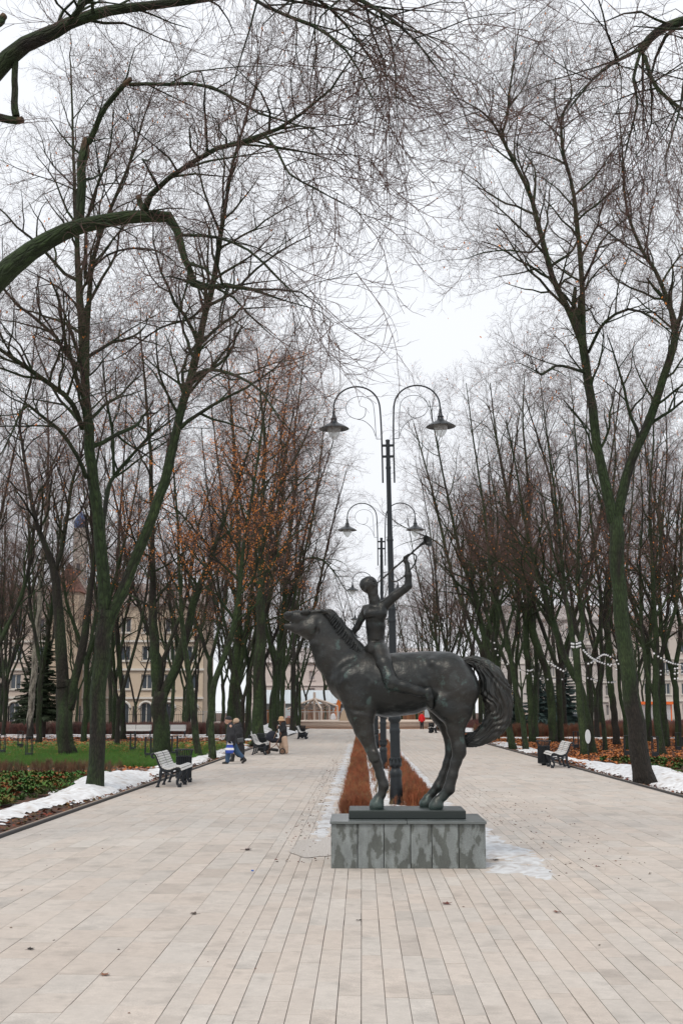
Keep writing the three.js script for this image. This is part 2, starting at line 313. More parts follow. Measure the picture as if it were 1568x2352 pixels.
  for (const s of [-1, 1]) {
    horse.push([X(152), Y(622), s * 0.085, 11 * U, X(166), Y(624), s * 0.09, 8 * U, 0.015, 1, -1]);
    horse.push([X(300), Y(618), s * 0.085, 5 * U, X(375), Y(614), s * 0.07, 4 * U, 0.015, 1, -1]);
    horse.push([X(243), Y(624), s * 0.125, 6 * U, X(268), Y(620), s * 0.125, 6 * U, 0.012, 1, -1]);
    // long creases: shoulder, elbow, thigh, flank
    const cr = (pts, z, r) => { for (let i = 1; i < pts.length; i++) horse.push([X(pts[i - 1][0]), Y(pts[i - 1][1]), s * z[i - 1], r, X(pts[i][0]), Y(pts[i][1]), s * z[i], r, 0.05, 1, -1]); };
    cr([[975, 930], [985, 1010], [985, 1080], [972, 1150]], [0.345, 0.35, 0.345, 0.30], 0.022);
    cr([[640, 1060], [645, 1140], [640, 1195]], [0.36, 0.36, 0.31], 0.02);
    cr([[470, 1150], [540, 1175], [620, 1185]], [0.27, 0.335, 0.33], 0.012);
    cr([[440, 1010], [470, 940], [540, 890]], [0.29, 0.31, 0.28], 0.018);
    cr([[330, 660], [322, 720], [296, 762]], [0.115, 0.115, 0.10], 0.010);
  }
  const bronze = (x, y, z, nx, ny, nz) => {
    const n = fbm(x * 2.1, y * 2.1, z * 2.1 + 4, 4), m = fbm(x * 7, y * 7, z * 7, 3), f = noise(x * 60, y * 60, z * 60);
    let c = mix3([0.019, 0.0215, 0.0215], [0.032, 0.031, 0.0285], sstep(-0.25, 0.25, n));
    c = mix3(c, [0.055, 0.062, 0.06], sstep(0.10, 0.34, m + n * 0.3) * 0.45);
    const low = sstep(0.22, 0.02, y - 0.09 + m * 0.25);                               // verdigris eaten into hooves and plinth
    const sp = fbm(x * 6 + 9, y * 3.6, z * 6, 4) + 0.16 * f, wither = Math.exp(-(((x + 0.22) / 0.26) ** 2) - (((y - 1.62) / 0.2) ** 2)) * 0.16, spot = sstep(0.24, 0.42, sp + wither) * 0.55;
    const speck = f > 0.52 && n > -0.1 ? 0.5 : 0;
    c = mix3(c, [0.085, 0.135, 0.125], clamp(Math.max(spot, low * 0.55, speck * 0.5), 0, 0.8));
    return c;
  };
  const castBump = tex(256, 256, (u, v) => 0.5 + 0.45 * tn(u, v, 9, 1) + 0.4 * tn(u, v, 22, 2) + 0.3 * tn(u, v, 50, 3));
  const bm = vcol(0.40, { metalness: 0.4, bumpMap: castBump, bumpScale: 0.003 });
  const boxUV = q => { const p = q.attributes.position, n = q.attributes.normal, u = new Float32Array(p.count * 2); for (let i = 0; i < p.count; i++) { const a = Math.abs(n.getX(i)), b = Math.abs(n.getY(i)), c = Math.abs(n.getZ(i)); u[i * 2] = (a > b && a > c ? p.getZ(i) : p.getX(i)) * 1.6; u[i * 2 + 1] = (b > a && b > c ? p.getZ(i) : p.getY(i)) * 1.6; } q.setAttribute('uv', new THREE.BufferAttribute(u, 2)); return q; };
  const dent = (d, x, y, z) => d < 0.05 ? d + 0.006 * noise(x * 5, y * 5, z * 5) + 0.0035 * noise(x * 14, y * 14, z * 14) : d;
  const hg = boxUV(paint(solid(horse, 0.0115, dent), bronze));
  const horseMesh = mesh('horse', hg, bm, g);
  // plinth
  const px0 = X(504), px1 = X(1155), py = Y(1738);
  const pg = new RoundedBoxGeometry(px1 - px0, py, 0.76, 3, 0.012); pg.translate((px0 + px1) / 2, py / 2 + 0.001, 0);
  mesh('plinth', paint(new THREE.BufferGeometry().copy(pg), (x, y, z) => { const n = fbm(x * 5, y * 5, z * 5, 4); return mix3([0.026, 0.034, 0.033], [0.055, 0.085, 0.078], sstep(-0.05, 0.3, n)); }), vcol(0.4, { metalness: 0.3 }), g);
  // clipped mane with cross ridges
  {
    const line = curve([[366, 598], [404, 604], [446, 654], [500, 730], [556, 800], [606, 850]].map(([a, b]) => V3(X(a), Y(b), 0)), 60), gb = new GB(), r = R(5), out = V3();
    gb.tube(line, line.map((_, k) => 0.018 + 0.016 * Math.sin(k / 60 * Math.PI)), 10, (p) => bronze(p.x, p.y, p.z));
    for (let k = 4; k < 59; k += 2.5) {
      const i = Math.floor(k), p = line[i], t = line[Math.min(60, i + 1)].clone().sub(line[i - 1]).normalize(); out.set(t.y, -t.x, 0); if (out.x > 0) out.negate();
      const L = (0.05 + 0.06 * Math.sin(k / 60 * Math.PI)) * (0.9 + r() * 0.2), Rn = lerp(0.15, 0.28, k / 60);
      const pt = (f, s) => p.clone().addScaledVector(out, L * f).addScaledVector(t, 0.035 * f).add(V3(0, 0, s * (0.002 + 0.55 * Math.sqrt(Math.max(0, 2 * Rn * (L * f + 0.004) - (L * f) ** 2)))));
      for (const s of [-1, 1]) gb.tube([0, 0.12, 0.3, 0.55, 0.8, 1].map(f => pt(f, s)), [0.011, 0.012, 0.0135, 0.013, 0.011, 0.005], 6, (q) => bronze(q.x, q.y, q.z));
    }
    mesh('mane', gb.geo(), bm, horseMesh);
  }
  // tail: one thick wavy switch with flowing strands
  {
    const c = [[1150, 905, 20], [1200, 890, 27], [1262, 910, 42], [1318, 968, 64], [1350, 1058, 82], [1368, 1140, 78], [1358, 1220, 72], [1312, 1288, 60], [1245, 1334, 44], [1185, 1352, 36], [1150, 1360, 22]];
    const P = curve(c.map(([a, b]) => V3(X(a), Y(b), 0)), 150), rad = P.map((_, k) => { const f = k / 150 * (c.length - 1), i = Math.min(c.length - 2, Math.floor(f)); return lerp(c[i][2], c[i + 1][2], f - i) * U; });
    const gb = new GB();
    gb.tube(P, rad, 120, (p) => bronze(p.x, p.y, p.z), true, (t, a) => {
      const w = Math.sin(a * 11 + 5.5 * Math.sin(t * 15) + 2.2 * Math.sin(t * 31 + a * 2)), w2 = Math.sin(a * 23 + 3 * Math.sin(t * 24 + 1));
      const squash = 0.68 + 0.32 * Math.abs(Math.cos(a));                                // narrower across than in side view
      return squash * (1 + 0.075 * w + 0.035 * w2);
    });
    const tg = gb.geo();
    mesh('tail', tg, bm, horseMesh);
  }
  // rider
  const Z = z => z;
  const rider = [
    ...chain([[655, 628, 58], [660, 690, 52], [660, 748, 46], [664, 810, 50]], [0.02, 0.01, 0, 0], 0.05, 0.9),
    rc([606, 592, 26], [700, 585, 32], 0.02, 0.05, 0.05),                                   // shoulders
    rc([628, 620, 34], [690, 620, 36], 0.09, 0.08, 0.05),                                   // chest
    ...chain([[664, 566, 36], [655, 545, 31], [644, 508, 30]], [0.03, 0.04, 0.05], 0.03),                          // neck
    // head tipped back
    rc([610, 452, 44], [624, 446, 45], 0.05, 0.05, 0.02, 0.9), rc([630, 468, 38], [648, 480, 26], 0.055, 0.06, 0.03, 0.85), rc([645, 450, 22], [655, 462, 16], 0.06, 0.06, 0.02, 0.95),
    rc([668, 452, 8], [660, 432, 6], 0.06, 0.062, 0.02),                                    // nose
    rc([660, 462, 6], [664, 456, 6], 0.06, 0.062, 0.01), rc([640, 484, 30], [654, 487, 17], 0.058, 0.06, 0.025, 0.85),
    rc([604, 470, 9], [600, 488, 7], 0.12, 0.12, 0.015), rc([604, 470, 9], [600, 488, 7], -0.02, -0.02, 0.015),
    // raised arm
    ...chain([[706, 575, 32], [770, 520, 27], [832, 478, 23], [850, 462, 22], [850, 400, 20], [845, 345, 15]], [0.05, 0.09, 0.12, 0.125, 0.13, 0.12], 0.02),
    rc([845, 335, 14], [835, 318, 15], 0.12, 0.12, 0.012),
    // arm to the mane
    ...chain([[602, 592, 24], [578, 640, 22], [552, 692, 19], [520, 735, 16], [508, 752, 13]], [0.0, -0.04, -0.08, -0.10, -0.10], 0.02),
    rc([612, 812, 12], [580, 826, 9], 0.02, 0.02, 0.02),
    // loins
    rc([650, 830, 48], [690, 832, 46], 0.04, 0.04, 0.05), rc([650, 830, 44], [690, 832, 44], -0.06, -0.06, 0.05),
  ];
  for (const s of [-1, 1]) {
    rider.push(...chain([[682, 832, 50], [706, 910, 46], [735, 992, 40], [748, 1020, 40]], [s * 0.10, s * 0.25, s * 0.335, s * 0.35], 0.03, 0.9));
    rider.push(...chain([[748, 1022, 38], [820, 1042, 35], [890, 1064, 29], [948, 1076, 22]], [s * 0.35, s * 0.355, s * 0.355, s * 0.35], 0.03, 0.9));
    rider.push(...chain([[955, 1066, 24], [962, 1105, 22], [968, 1150, 14]], [s * 0.35, s * 0.345, s * 0.325], 0.02, 0.85));
  }
  // fingers of the raised hand closing on the horn
  for (let k = 0; k < 4; k++) { const a = k * 0.021; rider.push([X(822) + a * 0.9, Y(318) + a * 0.55, 0.13, 0.0105, X(826) + a * 0.9, Y(300) + a * 0.6, 0.155 - k * 0.002, 0.0105, 0.006], [X(826) + a * 0.9, Y(300) + a * 0.6, 0.155 - k * 0.002, 0.0105, X(836) + a * 0.9, Y(296) + a * 0.6, 0.125, 0.009, 0.006]); }
  rider.push([X(840), Y(325), 0.105, 0.012, X(846), Y(300), 0.085, 0.010, 0.008]);
  // carved lines
  for (const [a, b, r, z0, z1] of [[[624, 432], [640, 430], 0.012, 0.142, 0.138], [[645, 436], [652, 438], 0.008, 0.115, 0.105], [[655, 470], [666, 464], 0.004, 0.10, 0.07]]) rider.push([X(a[0]), Y(a[1]), z0, r, X(b[0]), Y(b[1]), z1, r, 0.012, 1, -1]);
  rider.push([X(612), Y(655), 0.13, 0.008, X(650), Y(648), 0.155, 0.008, 0.03, 1, -1], [X(615), Y(775), 0.10, 0.007, X(700), Y(778), 0.10, 0.007, 0.02, 1, -1]);
  for (let k = 0; k < 9; k++) { const a = 0.5 + k * 0.33, cx = 612, cy = 450; rider.push([X(cx - Math.cos(a) * 46), Y(cy - Math.sin(a) * 44), 0.10, 0.004, X(cx - Math.cos(a) * 36), Y(cy - Math.sin(a) * 34), 0.135, 0.004, 0.012, 1, -1]); }
  const rg = boxUV(paint(solid(rider, 0.0075, (d, x, y, z) => d < 0.04 ? d + 0.002 * noise(x * 16, y * 16, z * 16) : d), bronze));
  const riderMesh = mesh('rider', rg, bm, g);
  // long horn: tube with one folded loop and an open bell
  {
    const mouth = V3(X(668), Y(446), 0.06), end = V3(X(968), Y(194), 0.20), dir = end.clone().sub(mouth).normalize(), L = end.distanceTo(mouth);
    const parts = [];
    const prof = [[0.011, 0], [0.007, 0.03], [0.011, 0.1], [0.0125, L - 0.22], [0.016, L - 0.12], [0.012, L - 0.115]];
    const bell = lathe([[0.014, -0.03], [0.018, 0.0], [0.028, 0.04], [0.048, 0.075], [0.078, 0.10], [0.083, 0.104], [0.079, 0.106], [0.046, 0.08], [0.024, 0.045], [0.010, 0.0]], 28); const bd = dir.clone().multiplyScalar(0.75).add(V3(0.25, -0.12, 0.62)).normalize(), bo = mouth.clone().addScaledVector(dir, L - 0.115);
    bell.applyQuaternion(new THREE.Quaternion().setFromUnitVectors(V3(0, 1, 0), bd)); bell.translate(bo.x, bo.y, bo.z); bell.deleteAttribute('uv'); parts.push(bell);
    const lg = new THREE.LatheGeometry(prof.map(([r, y]) => new THREE.Vector2(r, y)), 28);
    lg.applyQuaternion(new THREE.Quaternion().setFromUnitVectors(V3(0, 1, 0), dir)); lg.translate(mouth.x, mouth.y, mouth.z); lg.deleteAttribute('uv'); parts.push(lg);
    const q = (zx, zy, z) => V3(X(zx), Y(zy), z);
    const loop = curve([q(800, 338, 0.125), q(762, 362, 0.11), q(745, 395, 0.10), q(750, 428, 0.10), q(778, 436, 0.12), q(820, 412, 0.15), q(870, 362, 0.175), q(896, 318, 0.18), q(893, 290, 0.175), q(872, 280, 0.165), q(850, 292, 0.155)], 60);
    const tg = tubeGeo(loop, 0.0095, 10); tg.deleteAttribute('uv'); tg.deleteAttribute('color'); parts.push(tg);
    mesh('horn', boxUV(paint(mergeGeometries(parts.map(p => p.toNonIndexed())), bronze)), bm, riderMesh);
  }
}
// ---------- trees ----------
function ta(u, v, fx, fy, q) { const a = noise(u * fx, v * fy, q), b = noise((u - 1) * fx, v * fy, q), c = noise(u * fx, (v - 1) * fy, q), d = noise((u - 1) * fx, (v - 1) * fy, q); return lerp(lerp(a, b, u), lerp(c, d, u), v); }
const barkH = (u, v) => { const w = ta(u, v, 6, 3, 9) * 0.05, n1 = Math.abs(ta(u + w, v, 13, 4, 1)), n2 = Math.abs(ta(u - w, v, 27, 9, 2)), n3 = ta(u, v, 60, 40, 3), p = ta(u, v, 4, 3, 5); return clamp(0.12 + Math.min(1, n1 * 4.2) * 0.5 + Math.min(1, n2 * 3.5) * 0.28 + n3 * 0.14 + p * 0.18, 0, 1); };
const barkBump = tex(256, 512, barkH);
const barkMap = tex(256, 512, (u, v) => { const h = barkH(u, v), b = 0.56 + h * 0.46 + ta(u, v, 9, 7, 12) * 0.16; return [b, b, b * 0.97]; }, true);
const barkMat = new THREE.MeshStandardMaterial({ vertexColors: true, map: barkMap, bumpMap: barkBump, bumpScale: 0.03, roughness: 0.92 });
const twigMat = std(0.098, 0.058, 0.048, 0.9);
const leafMat = new THREE.MeshStandardMaterial({ roughness: 0.9, side: THREE.DoubleSide, }) ; leafMat.color.setRGB(1, 1, 1);
const MOSS = [0.032, 0.058, 0.019], MOSS2 = [0.060, 0.090, 0.032], BARK = [0.026, 0.0205, 0.017], WOOD = [0.17, 0.11, 0.07];
function barkCol(moss = 1, base = 0, y0 = 0) {                 // moss in patches, mostly plain dark bark below a ragged line at the foot
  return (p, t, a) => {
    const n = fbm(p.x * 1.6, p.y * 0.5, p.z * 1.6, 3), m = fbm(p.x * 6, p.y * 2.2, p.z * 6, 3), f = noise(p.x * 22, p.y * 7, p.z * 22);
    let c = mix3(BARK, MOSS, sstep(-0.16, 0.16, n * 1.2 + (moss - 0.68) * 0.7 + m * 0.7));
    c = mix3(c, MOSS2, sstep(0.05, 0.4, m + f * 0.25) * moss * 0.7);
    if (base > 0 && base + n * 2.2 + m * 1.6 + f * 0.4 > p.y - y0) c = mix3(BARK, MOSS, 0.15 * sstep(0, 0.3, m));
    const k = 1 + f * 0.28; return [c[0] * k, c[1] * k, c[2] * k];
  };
}
function sprayGeo(seed, weep = 0, sides = 3) {
  const r = R(seed), gb = new GB(), up = V3(0, 1, 0);
  const twig = (p, d, L, r0, lvl) => {
    const n = lvl ? 3 + (L > 0.3 ? 1 : 0) : 8, P = [p.clone()], q = p.clone(), dd = d.clone();
    for (let k = 0; k < n; k++) { dd.x += (r() - 0.5) * 0.66; dd.y += (r() - 0.5) * 0.66 - weep * 0.12; dd.z += (r() - 0.5) * 0.66; dd.normalize(); q.addScaledVector(dd, L / n); P.push(q.clone()); }
    gb.tube(P, P.map((_, k) => r0 * (1 - 0.65 * k / n)), sides, [1, 1, 1], false);
    if (lvl < 2) {
      const m = lvl ? (weep ? 1 : 2) : (weep ? 7 : 9); const ax = V3(), t = V3();
      for (let k = 0; k < m; k++) {
        const f = lvl ? 0.35 + 0.5 * r() : 0.12 + 0.85 * (k + r() * 0.6) / m, i = Math.min(n - 1, Math.floor(f * n)), pp = P[i].clone().lerp(P[i + 1], f * n - i);
        t.copy(P[i + 1]).sub(P[i]).normalize(); ax.set(r() - 0.5, r() - 0.5, r() - 0.5).cross(t).normalize();
        const nd = t.clone().multiplyScalar(0.72).addScaledVector(ax, 0.75).normalize();
        twig(pp, nd, L * (lvl ? 0.5 : 0.5 - 0.25 * f) * (0.7 + r() * 0.6), r0 * 0.62, lvl + 1);
      }
    }
  };
  twig(V3(0, 0, 0), V3(0, 1, 0), 1, weep ? 0.0044 : 0.0050, 0);
  const g = gb.geo(); g.deleteAttribute('uv'); g.deleteAttribute('color'); return g;
}
const SPRAY = [1, 2, 3, 4].map(s => sprayGeo(s * 77)), WEEP = [5, 6].map(s => sprayGeo(s * 77, 1));
const leafGeo = (() => { const g = new THREE.BufferGeometry(); const P = [0, 0, 0, -0.016, -0.022, 0.006, 0, -0.03, 0, 0.016, -0.022, 0.006, 0, -0.062, 0.012, -0.010, -0.05, 0.012, 0.010, -0.05, 0.012]; g.setAttribute('position', new THREE.Float32BufferAttribute(P, 3)); g.setIndex([0, 1, 2, 0, 2, 3, 1, 5, 2, 3, 2, 6, 5, 4, 2, 2, 4, 6]); g.computeVertexNormals(); return g; })();
const qTmp = new THREE.Quaternion(), upY = V3(0, 1, 0);
class Tree {
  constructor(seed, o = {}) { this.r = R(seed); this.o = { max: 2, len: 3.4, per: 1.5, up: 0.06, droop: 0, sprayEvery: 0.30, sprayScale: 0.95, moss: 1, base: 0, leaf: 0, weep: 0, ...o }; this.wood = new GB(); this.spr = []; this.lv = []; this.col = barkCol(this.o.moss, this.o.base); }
  stem(P, rad, o = {}) {                                       // P: control points, rad: radii at them
    const n = Math.max(8, Math.round(P.reduce((s, p, i) => i ? s + p.distanceTo(P[i - 1]) : 0, 0) / 0.45));
    const C = curve(P, n), rr = C.map((_, k) => { const f = k / n * (P.length - 1), i = Math.min(P.length - 2, Math.floor(f)); return lerp(rad[i], rad[i + 1], f - i); });
    const s = this.r() * 99;
    C.forEach((p, k) => { if (k) { const a = rr[k] * 0.35 + 0.01; p.x += noise(k * 0.45, s) * a; p.z += noise(k * 0.45, s + 9) * a * 1.5; } });
    if (o.root) rr[0] *= 1.22;
    const big = rad[0] > 0.09;
    this.wood.tube(C, rr, big ? 12 : rad[0] > 0.04 ? 7 : 5, o.col ?? this.col, true, big ? (t, a, p) => 1 + 0.09 * noise(Math.cos(a) * 1.6 + s, p.y * 0.7, Math.sin(a) * 1.6) + 0.04 * noise(Math.cos(a) * 5, p.y * 1.3 + s, Math.sin(a) * 5) : undefined);
    return [C, rr];
  }
  along([C, rr], n, t0, len, o = {}) {
    const r = this.r, d = V3(), t = V3(), b = V3(); let az = r() * 6.28;
    for (let i = 0; i < n; i++) {
      const f = t0 + (1 - t0) * (i + r()) / n, k = f * (C.length - 1), j = Math.min(C.length - 2, Math.floor(k)), p = C[j].clone().lerp(C[j + 1], k - j);
      t.copy(C[j + 1]).sub(C[j]).normalize(); az += 2.4 + (r() - 0.5);
      b.set(Math.cos(az), 0.1, Math.sin(az)); b.addScaledVector(t, -b.dot(t)).normalize();
      if (o.bias) { b.addScaledVector(o.bias, 0.6).normalize(); }
      const ang = (o.ang ?? 0.95) + (r() - 0.5) * 0.5 - 0.35 * f; d.copy(t).multiplyScalar(Math.cos(ang)).addScaledVector(b, Math.sin(ang)).normalize();
      const L = len * (1 - 0.5 * (f - t0) / (1 - t0)) * (0.6 + r() * 0.7);
      this.grow(p, d, L, Math.min(0.55 * rr[j], 0.007 + L * 0.0155), o.lvl ?? 1, o);
    }
  }
  grow(p, d, L, r0, lvl, o = {}) {
    const r = this.r, n = Math.max(3, Math.ceil(L / (lvl === 1 ? 0.42 : 0.34))), P = [p.clone()], q = p.clone(), dd = d.clone(), up = (o.up ?? this.o.up), dr = o.droop ?? this.o.droop;
    for (let k = 0; k < n; k++) { const f = k / n; dd.x += (r() - 0.5) * 0.58; dd.y += (r() - 0.5) * 0.54 + up * (1 - f) - dr * f; dd.z += (r() - 0.5) * 0.58; dd.normalize(); q.addScaledVector(dd, L / n); if (q.y < 1.6) q.y = 1.6 + r() * 0.1; P.push(q.clone()); }
    const rr = P.map((_, k) => Math.max(0.0045, r0 * (1 - 0.72 * k / n)));
    this.wood.tube(P, rr, r0 > 0.03 ? 6 : r0 > 0.014 ? 4 : 3, this.col, false);
    if (lvl < this.o.max) { const m = Math.max(2, Math.round(L * this.o.per)), t = V3(), b = V3();
      for (let i = 0; i < m; i++) {
        const f = 0.22 + 0.76 * (i + r() * 0.8) / m, k = f * n, j = Math.min(n - 1, Math.floor(k)), pp = P[j].clone().lerp(P[j + 1], k - j); t.copy(P[j + 1]).sub(P[j]).normalize();
        b.set(r() - 0.5, r() - 0.5, r() - 0.5).cross(t).normalize();
        this.grow(pp, t.clone().multiplyScalar(0.68).addScaledVector(b, 0.74).normalize(), Math.max(0.5, L * (0.5 - 0.25 * f) * (0.7 + r() * 0.6)), rr[j] * 0.68, lvl + 1, o);
      } }
    const s0 = lvl < this.o.max ? 0.55 : 0.12, e = this.o.sprayEvery;
    for (let s = s0 * L; s <= L; s += e * (0.7 + r() * 0.6)) this.spray(P, n, s / L, o);
    this.spray(P, n, 1, o);
  }
  spray(P, n, f, o = {}) {
    const r = this.r, k = f * n, j = Math.min(n - 1, Math.floor(k)), p = P[j].clone().lerp(P[j + 1], clamp(k - j, 0, 1)), t = P[j + 1].clone().sub(P[j]).normalize();
    const w = o.weep ?? this.o.weep; t.x += (r() - 0.5) * 1.5; t.z += (r() - 0.5) * 1.5; t.y += (r() - 0.5) * 1.2 + (w ? -0.75 * w : 0.15); t.normalize();
    qTmp.setFromUnitVectors(upY, t).multiply(new THREE.Quaternion().setFromAxisAngle(upY, r() * 6.28));
    const sc = this.o.sprayScale * (0.55 + r() * 0.75);
    this.spr.push(new THREE.Matrix4().compose(p, qTmp, V3(sc, sc, sc)));
    const lf = 6 * this.o.leaf * (this.o.leafAt ? this.o.leafAt(p) : 1);
    for (let q = Math.floor(lf + r()); q > 0; q--) { const s = 0.7 + r() * 0.75, g = r() * sc; const c = p.clone().addScaledVector(t, g); c.x += (r() - 0.5) * 0.14; c.y += (r() - 0.5) * 0.14; c.z += (r() - 0.5) * 0.14; this.lv.push(new THREE.Matrix4().compose(c, new THREE.Quaternion().setFromEuler(new THREE.Euler((r() - 0.5) * 1.6, r() * 6.28, (r() - 0.5) * 1.6)), V3(s, s, s))); }
  }
  build(name, label, category, group, o = {}) {
    const bb = o.origin ?? V3(0, 0, 0), g = thing(name, label, category, [bb.x, bb.y, bb.z], 0, group);
    const wg = this.wood.geo(); wg.translate(-bb.x, -bb.y, -bb.z); mesh('trunk', wg, o.bark ?? barkMat, g);
    const inst = (nm, geo, mat, list, cols) => { if (!list.length) return; const m = new THREE.InstancedMesh(geo, mat, list.length); m.name = nm; const T = new THREE.Matrix4().makeTranslation(-bb.x, -bb.y, -bb.z); list.forEach((q, i) => { m.setMatrixAt(i, T.clone().multiply(q)); if (cols) m.setColorAt(i, cols(i)); }); m.userData.kind = 'stuff'; m.castShadow = m.receiveShadow = true; g.add(m); };
    inst('crown', (this.o.weep ? WEEP : SPRAY)[Math.floor(this.r() * (this.o.weep ? 2 : 4))], o.twig ?? twigMat, this.spr);
    const cl = new THREE.Color(), r = this.r; inst('leaves', leafGeo, leafMat, this.lv, () => { const t = r(); return cl.setRGB(lerp(0.42, 0.82, t), lerp(0.145, 0.29, t), lerp(0.035, 0.06, r())); });
    return g;
  }
}
// traced tree: stems as pixel polylines [x, y, metres nearer(+)/farther(-)] at the distance of the foot on the ground, widths in pixels
let treeTris = 0;
function traced(seed, foot, stems, o, label, name = 'lime_tree') {
  const b = ground(foot[0], foot[1]), D = -b.z, T = new Tree(seed, D > 40 ? { sprayEvery: seed > 200 ? 0.82 : 0.64, sprayScale: 1.25, per: seed > 200 ? 0.9 : 1.1, ...o } : { sprayEvery: 0.42, sprayScale: 1.0, ...o }), px = D / F;
  for (const s of stems) {
    const P = s.p.map(([x, y, dz = 0]) => at(x, y, D - dz)), w = s.w, n = P.length;
    if (s.root) P[0].y = -0.06;
    const rad = P.map((_, k) => { const f = k / (n - 1) * (w.length - 1), i = Math.min(w.length - 2, Math.floor(f)); return lerp(w[i], w[i + 1], f - i) * px / 2 * (o.ws ?? (D > 40 ? 0.7 : 0.78)) * (D > 40 ? lerp(1, 0.62, sstep(1480, 1150, s.p[k][1])) : 1); });
    const st = T.stem(P, rad, { root: s.root });
    if (s.n) T.along(st, s.n, s.t0 ?? 0.3, s.len ?? T.o.len, s.o);
    if (s.tip !== 0 && !s.root) T.grow(st[0].at(-1), st[0].at(-1).clone().sub(st[0].at(-3)).normalize(), 1.6, rad.at(-1), 1);
  }
  const g = T.build(name, label, 'tree', 'trees along the promenade', { origin: V3(b.x, 0, b.z), twig: o.twig });
  treeTris += T.wood.i.length / 3;
  return g;
}
traced(101, [217, 1818], [
  { p: [[217, 1818], [226, 1620], [238, 1490], [245, 1400]], w: [48, 46, 47, 52], root: 1 },
  { p: [[243, 1420], [232, 1250], [212, 1080], [203, 980], [192, 820], [184, 680], [176, 540], [170, 380, -1], [163, 150, -2]], w: [40, 36, 33, 30, 26, 22, 15, 10, 5], n: 30, t0: 0.3, len: 3.6 },
  { p: [[200, 860], [205, 690], [223, 560, 1], [264, 457, 1.5], [305, 355, 2], [330, 270, 2], [355, 200, 2]], w: [18, 16, 13, 10, 8, 5, 3], n: 16, t0: 0.25, len: 2.6 },
  { p: [[196, 640], [200, 508, 1], [218, 447, 2], [249, 360, 2.5], [262, 250, 2.6]], w: [12, 10, 9, 6, 3], n: 10, len: 2.4 },
  { p: [[198, 1096], [183, 1054, 1], [141, 993, 2], [94, 955, 3], [60, 930, 3.5], [30, 990, 3.8], [5, 1040, 4]], w: [14, 12, 11, 9, 7, 5, 3], n: 14, t0: 0.3, len: 2.2 },
  { p: [[190, 984], [160, 918, 1], [94, 866, 2], [19, 815, 3], [-60, 760, 4]], w: [17, 16, 14, 11, 7], n: 14, t0: 0.25, len: 3 },
  { p: [[237, 1204], [248, 1124, -1], [272, 1082, -1.6], [323, 1026, -2], [350, 1000, -2.4], [400, 960, -3]], w: [15, 14, 12, 9, 7, 4], n: 12, len: 2.4 },
  { p: [[262, 1090, -1.4], [258, 983, -1.8], [244, 908, -2], [236, 800, -2.4]], w: [10, 9, 6, 3], n: 8, len: 2.2 },
  { p: [[205, 620], [260, 580, 1.5], [320, 570, 2.5], [370, 580, 3], [400, 600, 3.4]], w: [8, 7, 6, 4, 3], n: 8, len: 1.6 },
  { p: [[250, 1430], [281, 1358], [338, 1218], [375, 1115], [398, 1021], [422, 922], [445, 843], [465, 740], [490, 650], [510, 520, 0.5], [530, 400, 1], [565, 270, 1.5], [590, 190, 2]], w: [34, 33, 31, 29, 28, 26, 24, 21, 18, 14, 10, 7, 4], n: 34, t0: 0.35, len: 3.2 },
  { p: [[432, 880], [470, 850, 1], [540, 862, 2], [600, 900, 3], [640, 960, 3.5]], w: [12, 11, 9, 6, 3], n: 9, len: 2 },
  { p: [[480, 690], [440, 730, -1], [370, 752, -2], [290, 810, -3]], w: [9, 8, 7, 5], n: 9, len: 2 },
], { leaf: 0.05 }, 'tall lime tree with a mossy trunk forked into two, by the bench with a bin');
traced(102, [158, 1735], [
  { p: [[158, 1735], [150, 1640], [145, 1560]], w: [42, 40, 36], root: 1 },
  { p: [[145, 1580], [142, 1500], [131, 1350], [122, 1300], [100, 1240], [84, 1200], [66, 1110], [52, 1021], [46, 970], [70, 880], [80, 780]], w: [32, 30, 27, 25, 20, 18, 15, 12, 10, 8, 5], n: 22, t0: 0.4, len: 3.6 },
  { p: [[128, 1310], [140, 1270], [152, 1210], [165, 1110], [186, 1050], [200, 960]], w: [17, 16, 15, 12, 9, 5], n: 14, len: 3.2 },
  { p: [[160, 1630], [175, 1560], [198, 1450], [208, 1350], [216, 1280], [212, 1180], [225, 1050], [250, 930]], w: [24, 22, 20, 18, 15, 12, 9, 5], n: 14, t0: 0.5, len: 3.2 },
], { ws: 0.92, leaf: 0.25, moss: 0.45 }, 'dark brown double-stemmed lime tree on the lawn beside the birch');
traced(103, [367, 1735], [
  { p: [[368, 1735], [370, 1650], [367, 1590]], w: [46, 40, 38], root: 1 },
  { p: [[360, 1600], [356, 1500], [352, 1400], [350, 1250], [346, 1050], [335, 900], [322, 760]], w: [26, 24, 22, 19, 15, 10, 5], n: 22, t0: 0.3, len: 3.4 },
  { p: [[374, 1600], [405, 1530], [428, 1455], [443, 1393], [463, 1336], [485, 1280], [515, 1190], [545, 1110], [575, 1020], [600, 930]], w: [24, 24, 22, 21, 20, 18, 15, 12, 9, 5], n: 22, t0: 0.35, len: 3.6 },
], { ws: 0.92, leaf: 2.0, moss: 0.85 }, 'V-forked lime tree with clinging orange leaves behind the bin');
traced(104, [457, 1737], [
  { p: [[457, 1737], [445, 1640], [431, 1530], [418, 1430], [412, 1300], [405, 1150], [392, 1000], [385, 900]], w: [23, 21, 18, 16, 13, 11, 8, 5], n: 18, t0: 0.4, len: 3, root: 1 }], { leaf: 0.5 }, 'slim pale green lime tree leaning away from the promenade');
traced(105, [488, 1742], [
  { p: [[488, 1742], [485, 1650], [495, 1560], [525, 1480], [545, 1390], [560, 1250], [585, 1100], [605, 960], [622, 850]], w: [24, 22, 21, 20, 19, 17, 14, 10, 5], n: 24, t0: 0.4, len: 3.6, root: 1 }], { leaf: 2.0 }, 'curved lime tree with orange leaves behind the walking couple');
